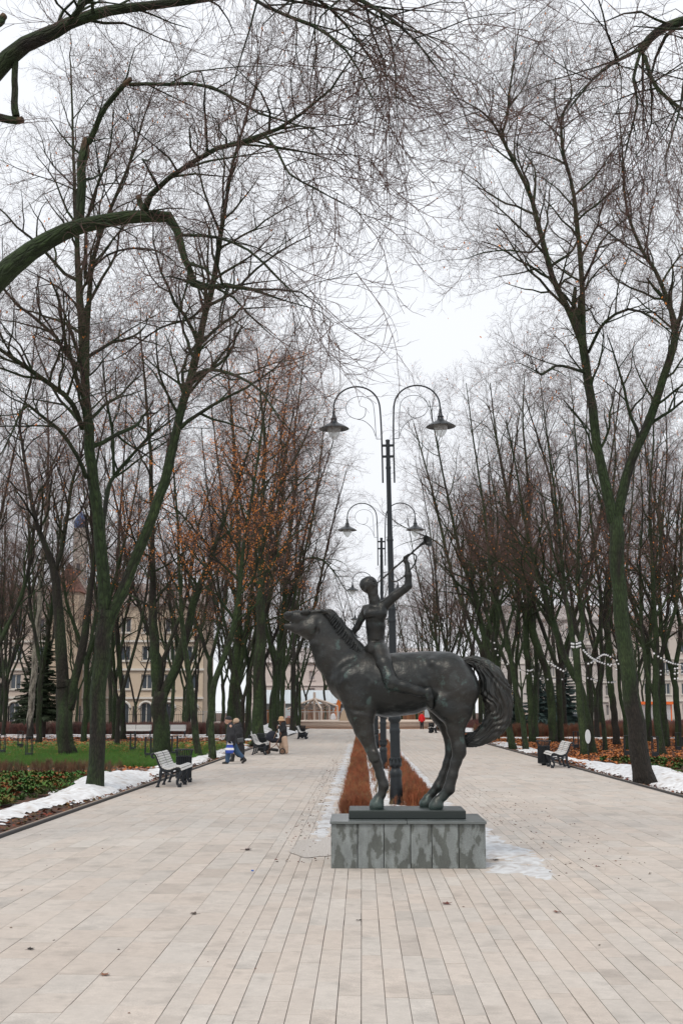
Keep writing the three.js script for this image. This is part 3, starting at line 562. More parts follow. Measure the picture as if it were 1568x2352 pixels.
traced(106, [527, 1700], [
  { p: [[527, 1700], [532, 1620], [545, 1500], [549, 1350], [544, 1150], [535, 980], [520, 820]], w: [30, 28, 26, 24, 20, 15, 7], n: 26, t0: 0.3, len: 4.6, root: 1 },
  { p: [[540, 1580], [565, 1450], [585, 1300], [590, 1150], [615, 1000], [630, 880]], w: [18, 18, 17, 14, 10, 5], n: 16, len: 4 }], { leaf: 1.9 }, 'stout lime tree with two upright stems and rusty leaves, past the walking couple');
traced(107, [590, 1712], [
  { p: [[590, 1712], [593, 1620], [598, 1480], [600, 1320], [598, 1200], [608, 1050], [600, 920], [590, 800]], w: [42, 36, 33, 30, 26, 20, 13, 6], n: 30, t0: 0.35, len: 4.6, root: 1 },
  { p: [[600, 1230], [640, 1120], [690, 1030], [720, 960]], w: [15, 13, 9, 5], n: 10, len: 3.4 }], { leaf: 1.1 }, 'thick straight lime tree at the second bench');
traced(108, [622, 1692], [
  { p: [[622, 1692], [630, 1600], [642, 1500], [652, 1400], [658, 1310], [670, 1190], [680, 1100], [676, 1000], [690, 890], [700, 800]], w: [26, 24, 22, 20, 19, 17, 14, 11, 8, 4], n: 36, t0: 0.35, len: 5.2, root: 1, o: { droop: 0.16, up: 0.10, ang: 1.15 } },
  { p: [[658, 1340], [690, 1290, 1], [730, 1282, 2], [765, 1310, 3], [790, 1350, 3]], w: [9, 8, 7, 5, 3], n: 12, len: 2.4, o: { droop: 0.2 } }], { leaf: 0.1, up: 0.1, droop: 0.12 }, 'lime tree with long arching boughs behind the pram');
traced(109, [284, 1697], [
  { p: [[284, 1697], [282, 1600], [272, 1480], [268, 1350], [275, 1200], [285, 1050], [292, 900]], w: [20, 18, 16, 14, 12, 9, 4], n: 18, t0: 0.35, len: 4, root: 1 }], { leaf: 0.3, moss: 0.5 }, 'slim dark lime tree standing before the bench by the far path');
// the other side
traced(201, [1482, 1800], [
  { p: [[1482, 1800], [1461, 1690], [1445, 1580], [1430, 1440], [1419, 1320], [1410, 1190]], w: [62, 52, 49, 46, 43, 44], root: 1 },
  { p: [[1406, 1200], [1394, 1126], [1372, 1046], [1361, 952], [1346, 851], [1336, 780]], w: [33, 31, 29, 27, 27, 26], n: 8, t0: 0.3, len: 2.4 },
  { p: [[1338, 800], [1310, 721], [1270, 645], [1244, 548], [1214, 442], [1168, 350], [1143, 300], [1110, 260, 0.5], [1050, 225, 1]], w: [20, 19, 18, 16, 13, 11, 9, 6, 3], n: 26, t0: 0.1, len: 3.0 },
  { p: [[1150, 312], [1164, 270], [1168, 215], [1178, 150], [1190, 70]], w: [9, 8, 7, 5, 3], n: 10, t0: 0.1, len: 2.2 },
  { p: [[1338, 790], [1338, 711], [1328, 559], [1318, 447], [1290, 335], [1290, 269], [1313, 213, -0.6], [1290, 130, -1]], w: [18, 17, 15, 12, 10, 8, 5, 3], n: 26, t0: 0.1, len: 2.7 },
  { p: [[1416, 1190], [1441, 1075], [1484, 981], [1520, 880], [1549, 778], [1546, 745]], w: [31, 28, 26, 24, 22, 21], n: 10, t0: 0.3, len: 2.6 },
  { p: [[1546, 750], [1536, 700], [1503, 620], [1478, 584], [1440, 487], [1428, 355], [1420, 250]], w: [16, 15, 12, 11, 9, 6, 3], n: 20, t0: 0.1, len: 2.6 },
  { p: [[1552, 760], [1580, 660], [1600, 520], [1590, 380]], w: [14, 12, 9, 5], n: 12, len: 2.6 },
  { p: [[1350, 810], [1370, 765, 0.6], [1392, 736, 1.2], [1437, 711, 1.6], [1483, 721, 1.9], [1534, 760, 2.2]], w: [10, 10, 9, 8, 7, 4], n: 12, t0: 0.2, len: 2, o: { droop: 0.14 } },
  { p: [[1340, 855], [1310, 845, 0.8], [1275, 840, 1.4], [1244, 860, 2], [1230, 850, 2.4]], w: [10, 9, 8, 8, 4], n: 5, t0: 0.4, len: 1.6, o: { droop: 0.1 } },
  { p: [[1244, 545], [1215, 580, 0.8], [1170, 575, 1.4], [1110, 580, 2], [1070, 595, 2.4]], w: [7, 6, 5, 4, 2], n: 9, t0: 0.2, len: 1.7, o: { droop: 0.1 } },
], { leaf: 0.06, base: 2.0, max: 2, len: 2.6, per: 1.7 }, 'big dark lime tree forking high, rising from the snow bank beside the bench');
traced(202, [1342, 1734], [
  { p: [[1342, 1734], [1335, 1650], [1327, 1560], [1321, 1484]], w: [28, 25, 23, 24], root: 1 },
  { p: [[1319, 1495], [1309, 1442], [1298, 1369], [1290, 1307], [1275, 1150], [1255, 1000], [1240, 880]], w: [18, 17, 16, 15, 12, 8, 4], n: 22, t0: 0.3, len: 3.4 },
  { p: [[1323, 1495], [1338, 1450], [1330, 1390], [1325, 1328], [1330, 1180], [1322, 1020], [1310, 880]], w: [17, 17, 16, 15, 12, 9, 4], n: 22, t0: 0.3, len: 3.2 }], { leaf: 0.16 }, 'lime tree ringed by a double row of white bulbs at its fork');
traced(203, [1362, 1730], [
  { p: [[1362, 1730], [1347, 1640], [1333, 1578], [1314, 1546], [1292, 1500], [1276, 1448], [1260, 1405], [1245, 1348], [1228, 1296], [1205, 1200], [1185, 1080], [1160, 960]], w: [24, 22, 21, 22, 22, 22, 21, 20, 18, 15, 10, 5], n: 26, t0: 0.45, len: 3.6, root: 1 }], { leaf: 0.14 }, 'crooked lime tree leaning hard over the promenade behind another trunk');
traced(204, [1270, 1704], [
  { p: [[1270, 1704], [1267, 1640], [1258, 1557], [1241, 1505], [1220, 1442], [1212, 1395], [1199, 1338], [1187, 1290], [1165, 1150], [1140, 1010], [1125, 880]], w: [30, 27, 25, 25, 25, 24, 22, 20, 15, 10, 5], n: 28, t0: 0.4, len: 4.4, root: 1 },
  { p: [[1216, 1420], [1180, 1370], [1150, 1290], [1125, 1200], [1090, 1100]], w: [14, 13, 11, 8, 4], n: 12, len: 3.6 }], { leaf: 0.14 }, 'mossy lime tree standing right behind the bin and bench');
traced(205, [1222, 1704], [
  { p: [[1222, 1704], [1218, 1620], [1212, 1536], [1206, 1473], [1208, 1390], [1206, 1300], [1212, 1130], [1200, 960], [1205, 850]], w: [24, 21, 20, 20, 19, 17, 14, 9, 4], n: 26, t0: 0.4, len: 4.2, root: 1 }], { leaf: 0.14 }, 'straight lime tree with a single band of white bulbs');
traced(206, [1207, 1723], [
  { p: [[1207, 1723], [1199, 1650], [1187, 1598], [1176, 1536], [1166, 1484], [1153, 1421], [1139, 1369], [1128, 1328], [1122, 1270], [1108, 1150], [1085, 1000], [1070, 880]], w: [20, 18, 16, 16, 15, 15, 14, 14, 13, 11, 8, 4], n: 24, t0: 0.45, len: 3.6, root: 1 }], { leaf: 0.14 }, 'slim evenly leaning lime tree before the bin');
traced(207, [1178, 1719], [
  { p: [[1178, 1719], [1166, 1665], [1148, 1590], [1128, 1520], [1114, 1480], [1099, 1411], [1083, 1348], [1062, 1290], [1032, 1160], [1005, 1030], [985, 920]], w: [24, 22, 20, 20, 19, 18, 17, 16, 12, 8, 4], n: 28, t0: 0.45, len: 3.8, root: 1 },
  { p: [[1128, 1525], [1142, 1420], [1130, 1330], [1142, 1200], [1120, 1050]], w: [15, 14, 12, 9, 4], n: 14, len: 3.4 }], { leaf: 0.14 }, 'leaning lime tree with a streak of snow stuck up its foot');
traced(208, [1388, 1725], [
  { p: [[1388, 1725], [1382, 1640], [1376, 1588], [1383, 1536], [1378, 1453], [1379, 1369], [1370, 1307], [1352, 1150], [1345, 1000], [1350, 880]], w: [16, 14, 12, 13, 14, 13, 12, 10, 7, 4], n: 22, t0: 0.4, len: 3.2, root: 1 }], { leaf: 0.16, moss: 0.7 }, 'thin wavering lime tree with peeled bark near the oval sign');
traced(209, [1416, 1711], [
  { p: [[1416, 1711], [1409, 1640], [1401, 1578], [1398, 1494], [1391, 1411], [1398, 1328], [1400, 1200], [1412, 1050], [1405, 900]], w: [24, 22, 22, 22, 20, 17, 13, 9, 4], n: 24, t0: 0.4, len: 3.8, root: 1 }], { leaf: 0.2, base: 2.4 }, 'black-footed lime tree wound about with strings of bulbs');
traced(210, [1437, 1722], [
  { p: [[1437, 1722], [1434, 1650], [1422, 1588], [1420, 1500], [1428, 1400], [1440, 1280], [1452, 1130], [1462, 980]], w: [16, 14, 12, 12, 11, 10, 7, 4], n: 20, t0: 0.4, len: 3.2, root: 1 }], { leaf: 0.2 }, 'thin green lime tree beside the frame lamp, behind the big dark trunk');
traced(211, [1520, 1732], [
  { p: [[1520, 1732], [1510, 1661], [1504, 1588], [1507, 1494], [1501, 1411], [1498, 1307], [1490, 1150], [1500, 1000], [1492, 880]], w: [28, 24, 22, 20, 19, 17, 13, 9, 4], n: 26, t0: 0.4, len: 3.4, root: 1 },
  { p: [[1502, 1600], [1487, 1557], [1478, 1494], [1471, 1390], [1468, 1307], [1475, 1150], [1462, 1000]], w: [14, 13, 12, 12, 11, 8, 4], n: 16, len: 3 }], { leaf: 0.2 }, 'bright mossy lime tree with a side stem, beside the backless bench');
traced(212, [1558, 1715], [
  { p: [[1558, 1715], [1553, 1619], [1544, 1546], [1534, 1515], [1519, 1453], [1513, 1328], [1522, 1180], [1530, 1020], [1525, 900]], w: [22, 20, 19, 18, 15, 14, 11, 8, 4], n: 24, t0: 0.4, len: 3.6, root: 1 },
  { p: [[1548, 1560], [1560, 1450], [1548, 1350], [1556, 1200], [1570, 1050]], w: [16, 15, 13, 10, 5], n: 14, len: 3.2 }], { leaf: 0.2 }, 'lime tree forked low and hung with loops of bulbs');
console.log('traced wood triangles', treeTris);
// ---------- two old limes whose limbs hang over the promenade; their trunks stand just outside the view ----------
function overhang(seed, trunk, limbs, o, label) {
  const T = new Tree(seed, { weep: 1, max: 1, sprayEvery: 0.5, sprayScale: 1.3, per: 1.2, up: 0.02, droop: 0.22, leaf: 0, ...o });
  const tp = trunk.map(q => V3(q[0], q[1], q[2])); T.stem(tp, trunk.map(q => q[3]), { root: 1 });
  for (const l of limbs) {
    const P = l.p.map(q => q.isVector3 ? q : at(q[0], q[1], 16 - (q[2] ?? 0))), n = P.length;
    const rad = P.map((_, k) => { const f = k / (n - 1) * (l.w.length - 1), i = Math.min(l.w.length - 2, Math.floor(f)); return lerp(l.w[i], l.w[i + 1], f - i) * 16 / F / 2; });
    const st = T.stem(P, rad, { col: l.raw ? (p, t, a) => t > 0.86 ? WOOD : T.col(p, t, a) : undefined });
    if (l.n) T.along(st, Math.ceil(l.n * 0.62), l.t0 ?? 0.1, l.len ?? 1.6, { ang: 1.1, ...(l.o || {}) });
    if (l.tip) T.grow(st[0].at(-1), st[0].at(-1).clone().sub(st[0].at(-4)).normalize(), l.tip, rad.at(-1), 1);
  }
  return T.build('lime_tree', label, 'tree', 'old limes overhanging the promenade', { origin: V3(trunk[0][0], 0, trunk[0][2]) });
}
overhang(301, [[-7.5, -0.06, -16, 0.36], [-7.3, 2.5, -16, 0.31], [-7.05, 5.2, -16, 0.29], [-7.2, 8, -16.1, 0.24], [-7.5, 11.5, -16.4, 0.17], [-7.4, 14, -16.6, 0.09]], [
  { p: [V3(-7.05, 4.9, -16), [-110, 790], [-50, 705], [0, 640], [60, 585], [130, 545], [180, 524], [250, 505], [330, 498], [392, 500]], w: [62, 60, 58, 56, 48, 42, 38, 34, 32, 26], n: 7, t0: 0.5, len: 1.0 },
  { p: [[388, 498], [408, 530, 0.1], [424, 590, 0.2], [438, 625, 0.2], [440, 652, 0.2], [470, 661, 0.4], [520, 655, 0.6], [580, 665, 0.9], [650, 690, 1.2]], w: [24, 20, 17, 15, 15, 13, 12, 8, 4], n: 14, t0: 0.25, len: 1.5, tip: 1.2 },
  { p: [[182, 522], [187, 440], [191, 365], [199, 318]], w: [24, 22, 22, 19], raw: 1, n: 5, len: 1.1, t0: 0.4 },
  { p: [[203, 330], [240, 250, 0.2], [275, 205, 0.4], [303, 182, 0.5]], w: [15, 14, 13, 12], raw: 1, n: 3, len: 0.8 },
  { p: [[298, 194, 0.5], [340, 193, 0.6], [400, 195, 0.8], [455, 192, 1], [520, 215, 1.2], [580, 255, 1.4], [640, 275, 1.6], [700, 292, 1.8]], w: [10, 9, 9, 8, 7, 6, 5, 3], n: 16, len: 1.2, tip: 1 },
  { p: [[328, 496], [345, 450, 0.2], [390, 410, 0.5], [440, 375, 0.8], [500, 340, 1.1], [560, 325, 1.4], [640, 295, 1.7], [690, 262, 2], [760, 205, 2.3], [810, 130, 2.5]], w: [20, 15, 12, 12, 11, 11, 9, 7, 5, 3], n: 30, t0: 0.15, len: 1.7, tip: 1 },
  { p: [[338, 492], [325, 470], [316, 450]], w: [18, 15, 14], raw: 1 },
  { p: [[610, 312, 1.6], [640, 350, 1.8], [665, 400, 2], [720, 430, 2.3], [790, 470, 2.6]], w: [7, 6, 5, 4, 2], n: 12, len: 1.2, tip: 1 },
  { p: [[420, 540, 0.2], [500, 545, 0.6], [570, 575, 1], [640, 640, 1.4], [700, 700, 1.7]], w: [8, 7, 6, 4, 2], n: 16, len: 1.5, tip: 0.8 },
  { p: [V3(-7.3, 8.2, -16.1), [-110, 290], [-50, 205], [0, 150], [60, 105], [110, 78], [160, 52], [230, 32], [300, 18], [400, 6], [520, -12]], w: [50, 48, 46, 44, 40, 38, 31, 28, 24, 21, 18], n: 10, t0: 0.5, len: 1.4 },
  { p: [[510, -10], [640, -25, 0.4], [760, -25, 0.8], [850, 10, 1.2], [920, 60, 1.6], [985, 130, 2]], w: [18, 15, 13, 10, 7, 3], n: 44, t0: 0.02, len: 2.2, tip: 1.2 },
  { p: [[560, -16, 0.2], [640, 30, 0.6], [720, 60, 1], [790, 110, 1.4], [835, 180, 1.8], [860, 240, 2]], w: [10, 9, 8, 6, 4, 2], n: 34, t0: 0.05, len: 1.7, tip: 1 },
  { p: [[680, -30, 0.5], [760, 20, 0.2], [820, 90, 0], [865, 160, -0.2], [895, 230, -0.4]], w: [9, 8, 6, 4, 2], n: 34, t0: 0.05, len: 1.8, tip: 1 },
  { p: [[150, 58], [178, 25], [190, -10], [200, -60]], w: [16, 14, 13, 10], n: 5, len: 1.2 },
  { p: [[150, 62], [185, 20, 0.4], [230, -20, 0.8]], w: [18, 15, 12], n: 5, len: 1.2 },
  { p: [[36, 125], [34, 180], [33, 225], [36, 268]], w: [16, 16, 17, 19] },
  { p: [[-50, 265], [0, 270], [30, 277], [52, 274]], w: [22, 21, 20, 17], raw: 1 },
  { p: [[-40, 80], [-10, 60], [4, 45], [10, 34]], w: [24, 22, 20, 18], raw: 1 },
], {}, 'old mossy lime with heavy lopped limbs and hanging twigs reaching over the paving');
overhang(302, [[9.2, -0.06, -16.5, 0.34], [9.0, 3, -16.4, 0.30], [8.7, 6.5, -16.2, 0.26], [8.9, 10, -16.3, 0.2], [9.2, 13.5, -16.4, 0.1]], [
  { p: [V3(8.75, 7.6, -16.2), [1750, 260], [1680, 110], [1620, 55], [1568, 46], [1530, 62], [1492, 90], [1470, 118]], w: [40, 36, 30, 26, 24, 23, 22, 20], n: 8, t0: 0.4, len: 1.6 },
  { p: [[1472, 112], [1440, 128, 0.2], [1400, 150, 0.4], [1362, 180, 0.7], [1325, 225, 1], [1300, 260, 1.2]], w: [10, 9, 8, 6, 4, 2], n: 18, t0: 0.1, len: 1.5, tip: 0.8 },
  { p: [[1480, 130], [1500, 190, 0.3], [1540, 232, 0.5], [1590, 262, 0.7]], w: [11, 10, 9, 7], n: 14, t0: 0.1, len: 1.3 },
  { p: [[1470, 118], [1455, 180, 0.2], [1462, 240, 0.2], [1440, 330, 0.3], [1425, 400, 0.4]], w: [9, 8, 6, 4, 2], n: 24, t0: 0.1, len: 1.3, tip: 0.8 },
  { p: [[1600, 52], [1575, 150, 0.6], [1560, 250, 1], [1530, 350, 1.2]], w: [8, 7, 5, 3], n: 20, t0: 0.1, len: 1.4, tip: 0.8 },
  { p: [[1420, 140, 0.3], [1395, 80, 0.6], [1380, 20, 0.9], [1360, -40, 1.2]], w: [6, 5, 4, 3], n: 5, t0: 0.2, len: 1.0 },
], {}, 'old lime with a knotted limb and drooping twigs, opposite the lopped one');

// ---------- birch ----------
{
  const b = ground(68, 1697), D = -b.z, T = new Tree(404, { leaf: 0, moss: 0, len: 3, sprayEvery: 0.4, droop: 0.18, up: 0.04 });
  const white = (p, t, a) => { const k = noise(p.x * 5 + a, p.y * 9, p.z * 5), m = noise(p.y * 3.1, a * 1.2, 4); return k > 0.30 || m > 0.42 || p.y < 1.2 + noise(a * 2, 7) ? [0.05, 0.045, 0.04] : mix3([0.52, 0.49, 0.45], [0.38, 0.34, 0.31], sstep(-0.3, 0.3, m)); };
  const P = [[68, 1697], [72, 1620], [80, 1520], [90, 1400], [96, 1330], [104, 1230], [110, 1120], [112, 1000], [108, 900]].map(q => at(q[0], q[1], D)); P[0].y = -0.05;
  const st = T.stem(P, [16, 15, 14, 12, 11, 9, 7, 5, 3].map(w => w * D / F / 2), { col: (p, t, a) => t > 0.75 ? [0.12, 0.10, 0.09] : white(p, t, a), root: 1 });
  T.along(st, 22, 0.45, 3);
  T.build('birch_tree', 'white-barked birch with black marks standing on the lawn', 'tree', null, { origin: V3(b.x, 0, b.z) });
  const B2 = [[718, 1668], [705, 1640], [1020, 1660]];
}
// ---------- filler limes: a few kinds, each planted many times ----------
{
  const kinds = [];
  for (let k = 0; k < 7; k++) {
    const far = k > 2, T = new Tree(500 + k, { max: 2, per: far ? 0.7 : 0.8, len: 3.8, sprayEvery: 1.0, sprayScale: 1.5, up: 0.10, leaf: far ? 0.05 : 0.12, moss: 0.45 + (k % 4) * 0.2 }), r = R(900 + k);
    const H = 17 + r() * 5, h0 = 2.2 + r() * 4, ns = 1 + Math.floor(r() * 3), lean = (r() - 0.5) * 0.12, w = 0.14 + r() * 0.06;
    const top = V3(lean * h0, h0, 0);
    T.stem([V3(0, -0.06, 0), V3(lean * h0 * 0.4, h0 * 0.5, (r() - 0.5) * 0.2), top], [w * 1.1, w, w * 0.95], { root: 1 });
    for (let s = 0; s < ns; s++) {
      const a = s / ns * 6.28 + r() * 2, sp = ns > 1 ? 0.16 + r() * 0.14 : 0.04, e = V3(lean * H + Math.cos(a) * sp * H * 0.8, H * (0.85 + r() * 0.2), Math.sin(a) * sp * H * 0.8), m1 = top.clone().lerp(e, 0.3).add(V3(Math.cos(a) * 0.5, 0, Math.sin(a) * 0.5)), m2 = top.clone().lerp(e, 0.65).add(V3((r() - 0.5), 0, (r() - 0.5)));
      const st = T.stem([top.clone().add(V3(0, -0.3, 0)), m1, m2, e], [w * (ns > 1 ? 0.72 : 0.92), w * 0.58, w * 0.36, 0.03]);
      T.along(st, Math.round(22 / Math.sqrt(ns)), 0.22, 4.4, { ang: 0.72 });
    }
    const g = T.build('park_tree', 'bare lime tree in the wooded park', 'tree', 'bare limes standing back in the park');
    g.userData.look = ['single-stemmed', 'twin-stemmed', 'three-stemmed'][ns - 1] + (k % 4 > 1 ? ' mossy' : ' brown') + (h0 > 4 ? ' high-forked' : ''); scene.remove(g); taken.park_tree = -1; kinds.push(g);
  }
  const r = R(77), spots = [];
  const add = (x, z, s = 1) => spots.push([x, z, s]);
  for (const d of [74, 84, 95, 106, 117, 128]) { add(-6.9 + (r() - 0.5) * 1.2, -d + r() * 3); add(8.6 + (r() - 0.5) * 1.2, -d - 3 + r() * 3); }
  for (const d of [66, 78, 90, 104, 120]) { add(11.5 + r() * 2, -d + r() * 4); add(15 + r() * 4, -d + r() * 5); add(-11 - r() * 3, -d - 6 + r() * 5); add(-16 - r() * 5, -d + r() * 6); }
  for (let k = 0; k < 20; k++) { const d = 70 + r() * 85; add(-14 - r() * 0.32 * d, -d); }
  for (let k = 0; k < 20; k++) { const d = 66 + r() * 85; add(16 + r() * 0.26 * d, -d); }
  for (let k = 0; k < 34; k++) { const d = 165 + r() * 55; add(-70 + 135 * (k + r()) / 34, -d, 0.9 + r() * 0.2); }
  for (const d of [78, 90, 101, 112, 124]) add(-6.3 + (r() - 0.5) * 0.4, -d, 1.14); for (const d of [81, 98, 115, 127]) add(8.0 + (r() - 0.5) * 0.4, -d, 1.1);
  for (let k = 0; k < 14; k++) add(-16 + k * 2.6 + r() * 1.5, -150 - r() * 12, 0.8 + r() * 0.25);
  for (let k = 0; k < 26; k++) { const d = 102 + r() * 24; add(-9 - r() * 30, -d, 0.75 + r() * 0.2); }
  const done = [];
  spots.forEach(([x, z, s], i) => {
    if (done.some(q => Math.hypot(q[0] - x, q[1] - z) < 2.2)) return; done.push([x, z]);
    const where = z < -150 ? 'beyond the round basin and playground' : Math.abs(x - 0.8) < 9.5 ? (x < 0 ? 'in the row behind the white benches' : 'in the paving-side row beyond the oval sign') : x < 0 ? 'between the lawn and the iron fence' : 'in the grove hung with bulbs';
    const k = kinds[-z > 150 ? 3 + i % 4 : i % 7], sc = s * (0.82 + r() * 0.3);
    const g = copyThing(k, [x, -0.02, z], r() * 6.28, 'bare ' + k.userData.look + ' lime ' + where, 'bare ' + k.userData.look + ' limes ' + where, sc);
  });
  console.log('fillers', done.length);
}
// ---------- conifers ----------
{
  const need = (() => { const gb = new GB(), r = R(3); for (let k = 0; k < 26; k++) { const f = k / 26, s = k % 2 ? 1 : -1, L = 0.34 * (1 - f * 0.75), y = f; gb.tube([V3(0, y, 0), V3(s * L * 0.6, y + 0.12, 0.02 - L * 0.1), V3(s * L, y + 0.2, -0.06 - L * 0.25)], [0.018, 0.026, 0.006], 3, [1, 1, 1], false); for (let q = 0; q < 3; q++) { const t = 0.3 + q * 0.3; gb.tube([V3(s * L * t, y + 0.1 * t, 0), V3(s * L * t + (r() - 0.3) * 0.06 * s, y + 0.1 * t + 0.1, (r() - 0.6) * 0.1)], [0.015, 0.004], 3, [1, 1, 1], false); } } gb.tube([V3(0, 0, 0), V3(0, 1.02, -0.02)], [0.02, 0.006], 3, [1, 1, 1], false); const g = gb.geo(); g.deleteAttribute('uv'); g.deleteAttribute('color'); return g; })();
  const spruce = (seed, H, w, col, x, z, label, bare = 0.3) => {
    const g = thing('spruce_tree', label, 'conifer', [x, 0, z], 0), r = R(seed);
    mesh('trunk', tubeGeo([V3(0, -0.05, 0), V3(0.05, H * 0.5, 0), V3(0, H, 0)], [0.16, 0.10, 0.02], 7), std(0.03, 0.022, 0.017, 0.95), g);
    const M = []; for (let y = bare; y < H * 0.98; y += 0.085) { const L = w * (1 - y / H) * (0.8 + r() * 0.35) + 0.12, a = r() * 6.28; for (let q = 0; q < 2; q++) { const d = V3(Math.cos(a + q * 2.2), -0.12 - r() * 0.28 + y / H * 0.5, Math.sin(a + q * 2.2)).normalize(); const m = new THREE.Matrix4(), zA = V3(0, -1, 0).addScaledVector(d, d.y).normalize().negate(), xA = new THREE.Vector3().crossVectors(d, zA); m.makeBasis(xA, d, zA); m.scale(V3(L * 1.1, L, L)); m.setPosition(0, y, 0); M.push(m); } }
    const im = new THREE.InstancedMesh(need, std(...col, 0.9), M.length); M.forEach((m, i) => im.setMatrixAt(i, m)); im.name = 'crown'; im.userData.kind = 'stuff'; g.add(im);
  };
  const s1 = at(1240, 1640, 118), s2 = at(1298, 1640, 122), s3 = at(1180, 1640, 128), l1 = at(102, 1640, 88), l2 = at(70, 1640, 96), l3 = at(128, 1640, 93);
  spruce(1, 6.4, 2.2, [0.035, 0.062, 0.058], s1.x, s1.z, 'bluish young spruce beyond the low hedge');
  spruce(2, 6.8, 2.6, [0.032, 0.058, 0.052], s2.x, s2.z, 'wider bluish spruce beside the young one beyond the hedge');
  spruce(3, 4.6, 1.7, [0.03, 0.055, 0.045], s3.x, s3.z, 'small spruce farthest back beyond the hedge');
  spruce(4, 8.6, 1.9, [0.020, 0.034, 0.014], l1.x, l1.z, 'dark green conifer behind the birch', 1.4);
  spruce(5, 7.6, 1.7, [0.020, 0.032, 0.014], l2.x, l2.z, 'dark conifer closest to the iron fence', 1.2);
}
